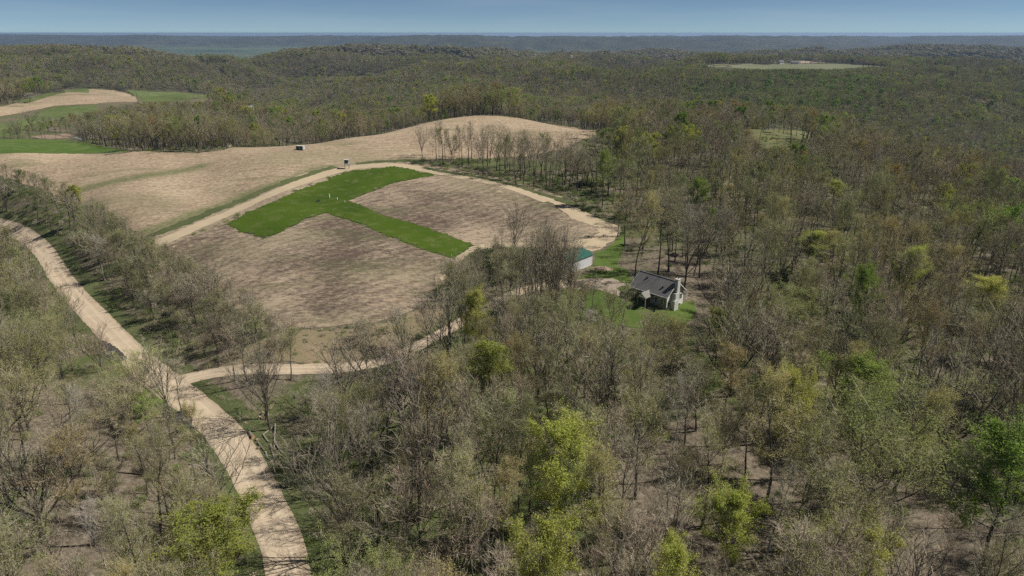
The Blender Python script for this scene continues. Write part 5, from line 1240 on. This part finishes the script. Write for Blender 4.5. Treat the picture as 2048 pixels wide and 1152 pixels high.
# culverts with dark broken rock
m_rip = flat('dark_rock', (.075,.070,.060), var=.6, scale=2.2)
for k, (pl_, pu, pv) in enumerate((([(206,681),(228,693),(256,717),(240,726),(214,716),(202,698)],232,706),([(362,818),(375,824),(385,842),(378,856),(358,854),(350,834)],383,841))):
    P = hits(pl_); sheet('rock_bank', P, 4, m_rip, 1.0, .25, .8, seed=40+k)
    V, F = [], []; nr_ = np.random.default_rng(60+k); cx_ = [p[0] for p in P]; cy2 = [p[1] for p in P]
    for _ in range(260):
        X = nr_.uniform(min(cx_), max(cx_)); Y = nr_.uniform(min(cy2), max(cy2))
        if not inpoly(np.array([X]), np.array([Y]), P)[0]: continue
        r = nr_.uniform(.10,.28); z = H1(X, Y)+.15; n = len(V); A = nr_.uniform(-.3,.3,(8,3))*r
        V += [(X+sx*r+A[i][0], Y+sy*r+A[i][1], z+sz*r*.6+A[i][2]) for i, (sx,sy,sz) in enumerate([(a,b,c) for a in (-1,1) for b in (-1,1) for c in (-1,1)])]; F += [tuple(i+n for i in f) for f in BF]
    kind(poly('rocks', V, F, m_rip), 'stuff')
    x, y, z = on(pu, pv, .35); G = Geo(); G.tube(np.array([(0,0,0),(-1.6,-.5,-.1)]), [.38,.38], 12, 0); G.tube(np.array([(0,0,0),(-1.6,-.5,-.1)]), [.33,.33], 12, 0)
    o = newobj('culvert_pipe', G.mesh('culvert_pipe', [flat('pipe_metal', (.22,.21,.19), var=.4)])); o.location = (x, y, z); tag(o, ('pale culvert pipe end at the road bend above the driveway mouth','pale culvert pipe end below the driveway mouth at the left road edge')[k], 'pipe', 'culvert pipes')
# dirt pile and boulder by the shed and house
def mound(name, loc, r, h_, mat, lab, cat, seed):
    nr_ = np.random.default_rng(seed); V = [(0,0,h_)]; F = []; n = 14
    for k in range(1,5):
        for j in range(n):
            a = j*2*math.pi/n; q = k/4*(1+nr_.uniform(-.12,.12)); V.append((r[0]*q*math.cos(a), r[1]*q*math.sin(a), h_*math.cos(q*1.5)*(1+nr_.uniform(-.15,.15))-.15*(k == 4)))
    for j in range(n): F.append((0,1+j,1+(j+1)%n))
    for k in range(3):
        for j in range(n): a = 1+k*n; F.append((a+j, a+n+j, a+n+(j+1)%n, a+(j+1)%n))
    o = poly(name, V, F, mat); o.location = loc; return tag(o, lab, cat)
mound('dirt_pile', on(1203,538), (4.2,2.0), .9, flat('dirt_clay', (.34,.24,.17), var=.4, scale=1.5), 'low brown dirt pile on the grass right of the shed', 'dirt pile', 3)
mound('boulder', on(1269,548), (.7,.5), .7, W_CONC, 'pale boulder at the lawn edge behind the house', 'boulder', 4)
# far farmsteads
def farm(u, y, L, Wd, E, Rg, rz, wm, rm, nm, lab, lift=0):
    X, Y, _ = uyd(u, y, 70); e = thing(nm, (X, Y, H1(X, Y)+lift), R(rz), lab, 'house' if 'house' in nm else 'barn')
    poly('wall', [(-L,-Wd,-1),(L,-Wd,-1),(L,Wd,-1),(-L,Wd,-1),(-L,-Wd,E),(L,-Wd,E),(L,Wd,E),(-L,Wd,E),(-L,0,Rg-.2),(L,0,Rg-.2)], [(0,1,5,4),(2,3,7,6),(1,2,6,9,5),(3,0,4,8,7)], wm, e)
    slab('roof', [(-L-.4,-Wd-.5,E-.2),(L+.4,-Wd-.5,E-.2),(L+.4,0,Rg),(-L-.4,0,Rg)], .2, rm, e); slab('roof', [(L+.4,Wd+.5,E-.2),(-L-.4,Wd+.5,E-.2),(-L-.4,-.01,Rg),(L+.4,-.01,Rg)], .2, rm, e)
    for x in (-L*.5, L*.5): window(e, (x,-Wd,E*.6), 'y-', 1.4, 1.6)
farm(1561,1700,6,4.5,5.5,8.5,20,W_TRIM,W_ROOF,'farmhouse','white farmhouse on the far ridge field, left of the pair')
farm(1589,1690,8,5,4.5,7.5,-10,W_SHED,W_ROOF,'barn','pale barn on the far ridge field, right of the farmhouse')
farm(499,760,3.2,2.5,2.6,4,10,W_TRIM,W_SHED,'small_barn','tiny white outbuilding in the woods right of the far pasture',9)
farm(1060,1850,5,4,4,6.5,0,W_TRIM,W_ROOF2,'farmhouse','small white house on the wooded horizon above the pale field',10)
farm(1142,2100,5,4,4,6.5,30,W_TRIM,W_ROOF2,'farmhouse','white house speck right of the one above the pale field',12)
farm(966,2250,9,5,4,6,5,W_SHED,W_TRIM,'barn','long white barn roof near the green clearing on the horizon',14)
farm(1010,2150,6,5,4,7,5,W_SHED,W_GREEN,'barn','green-roofed barn right of the long white one on the horizon',13)
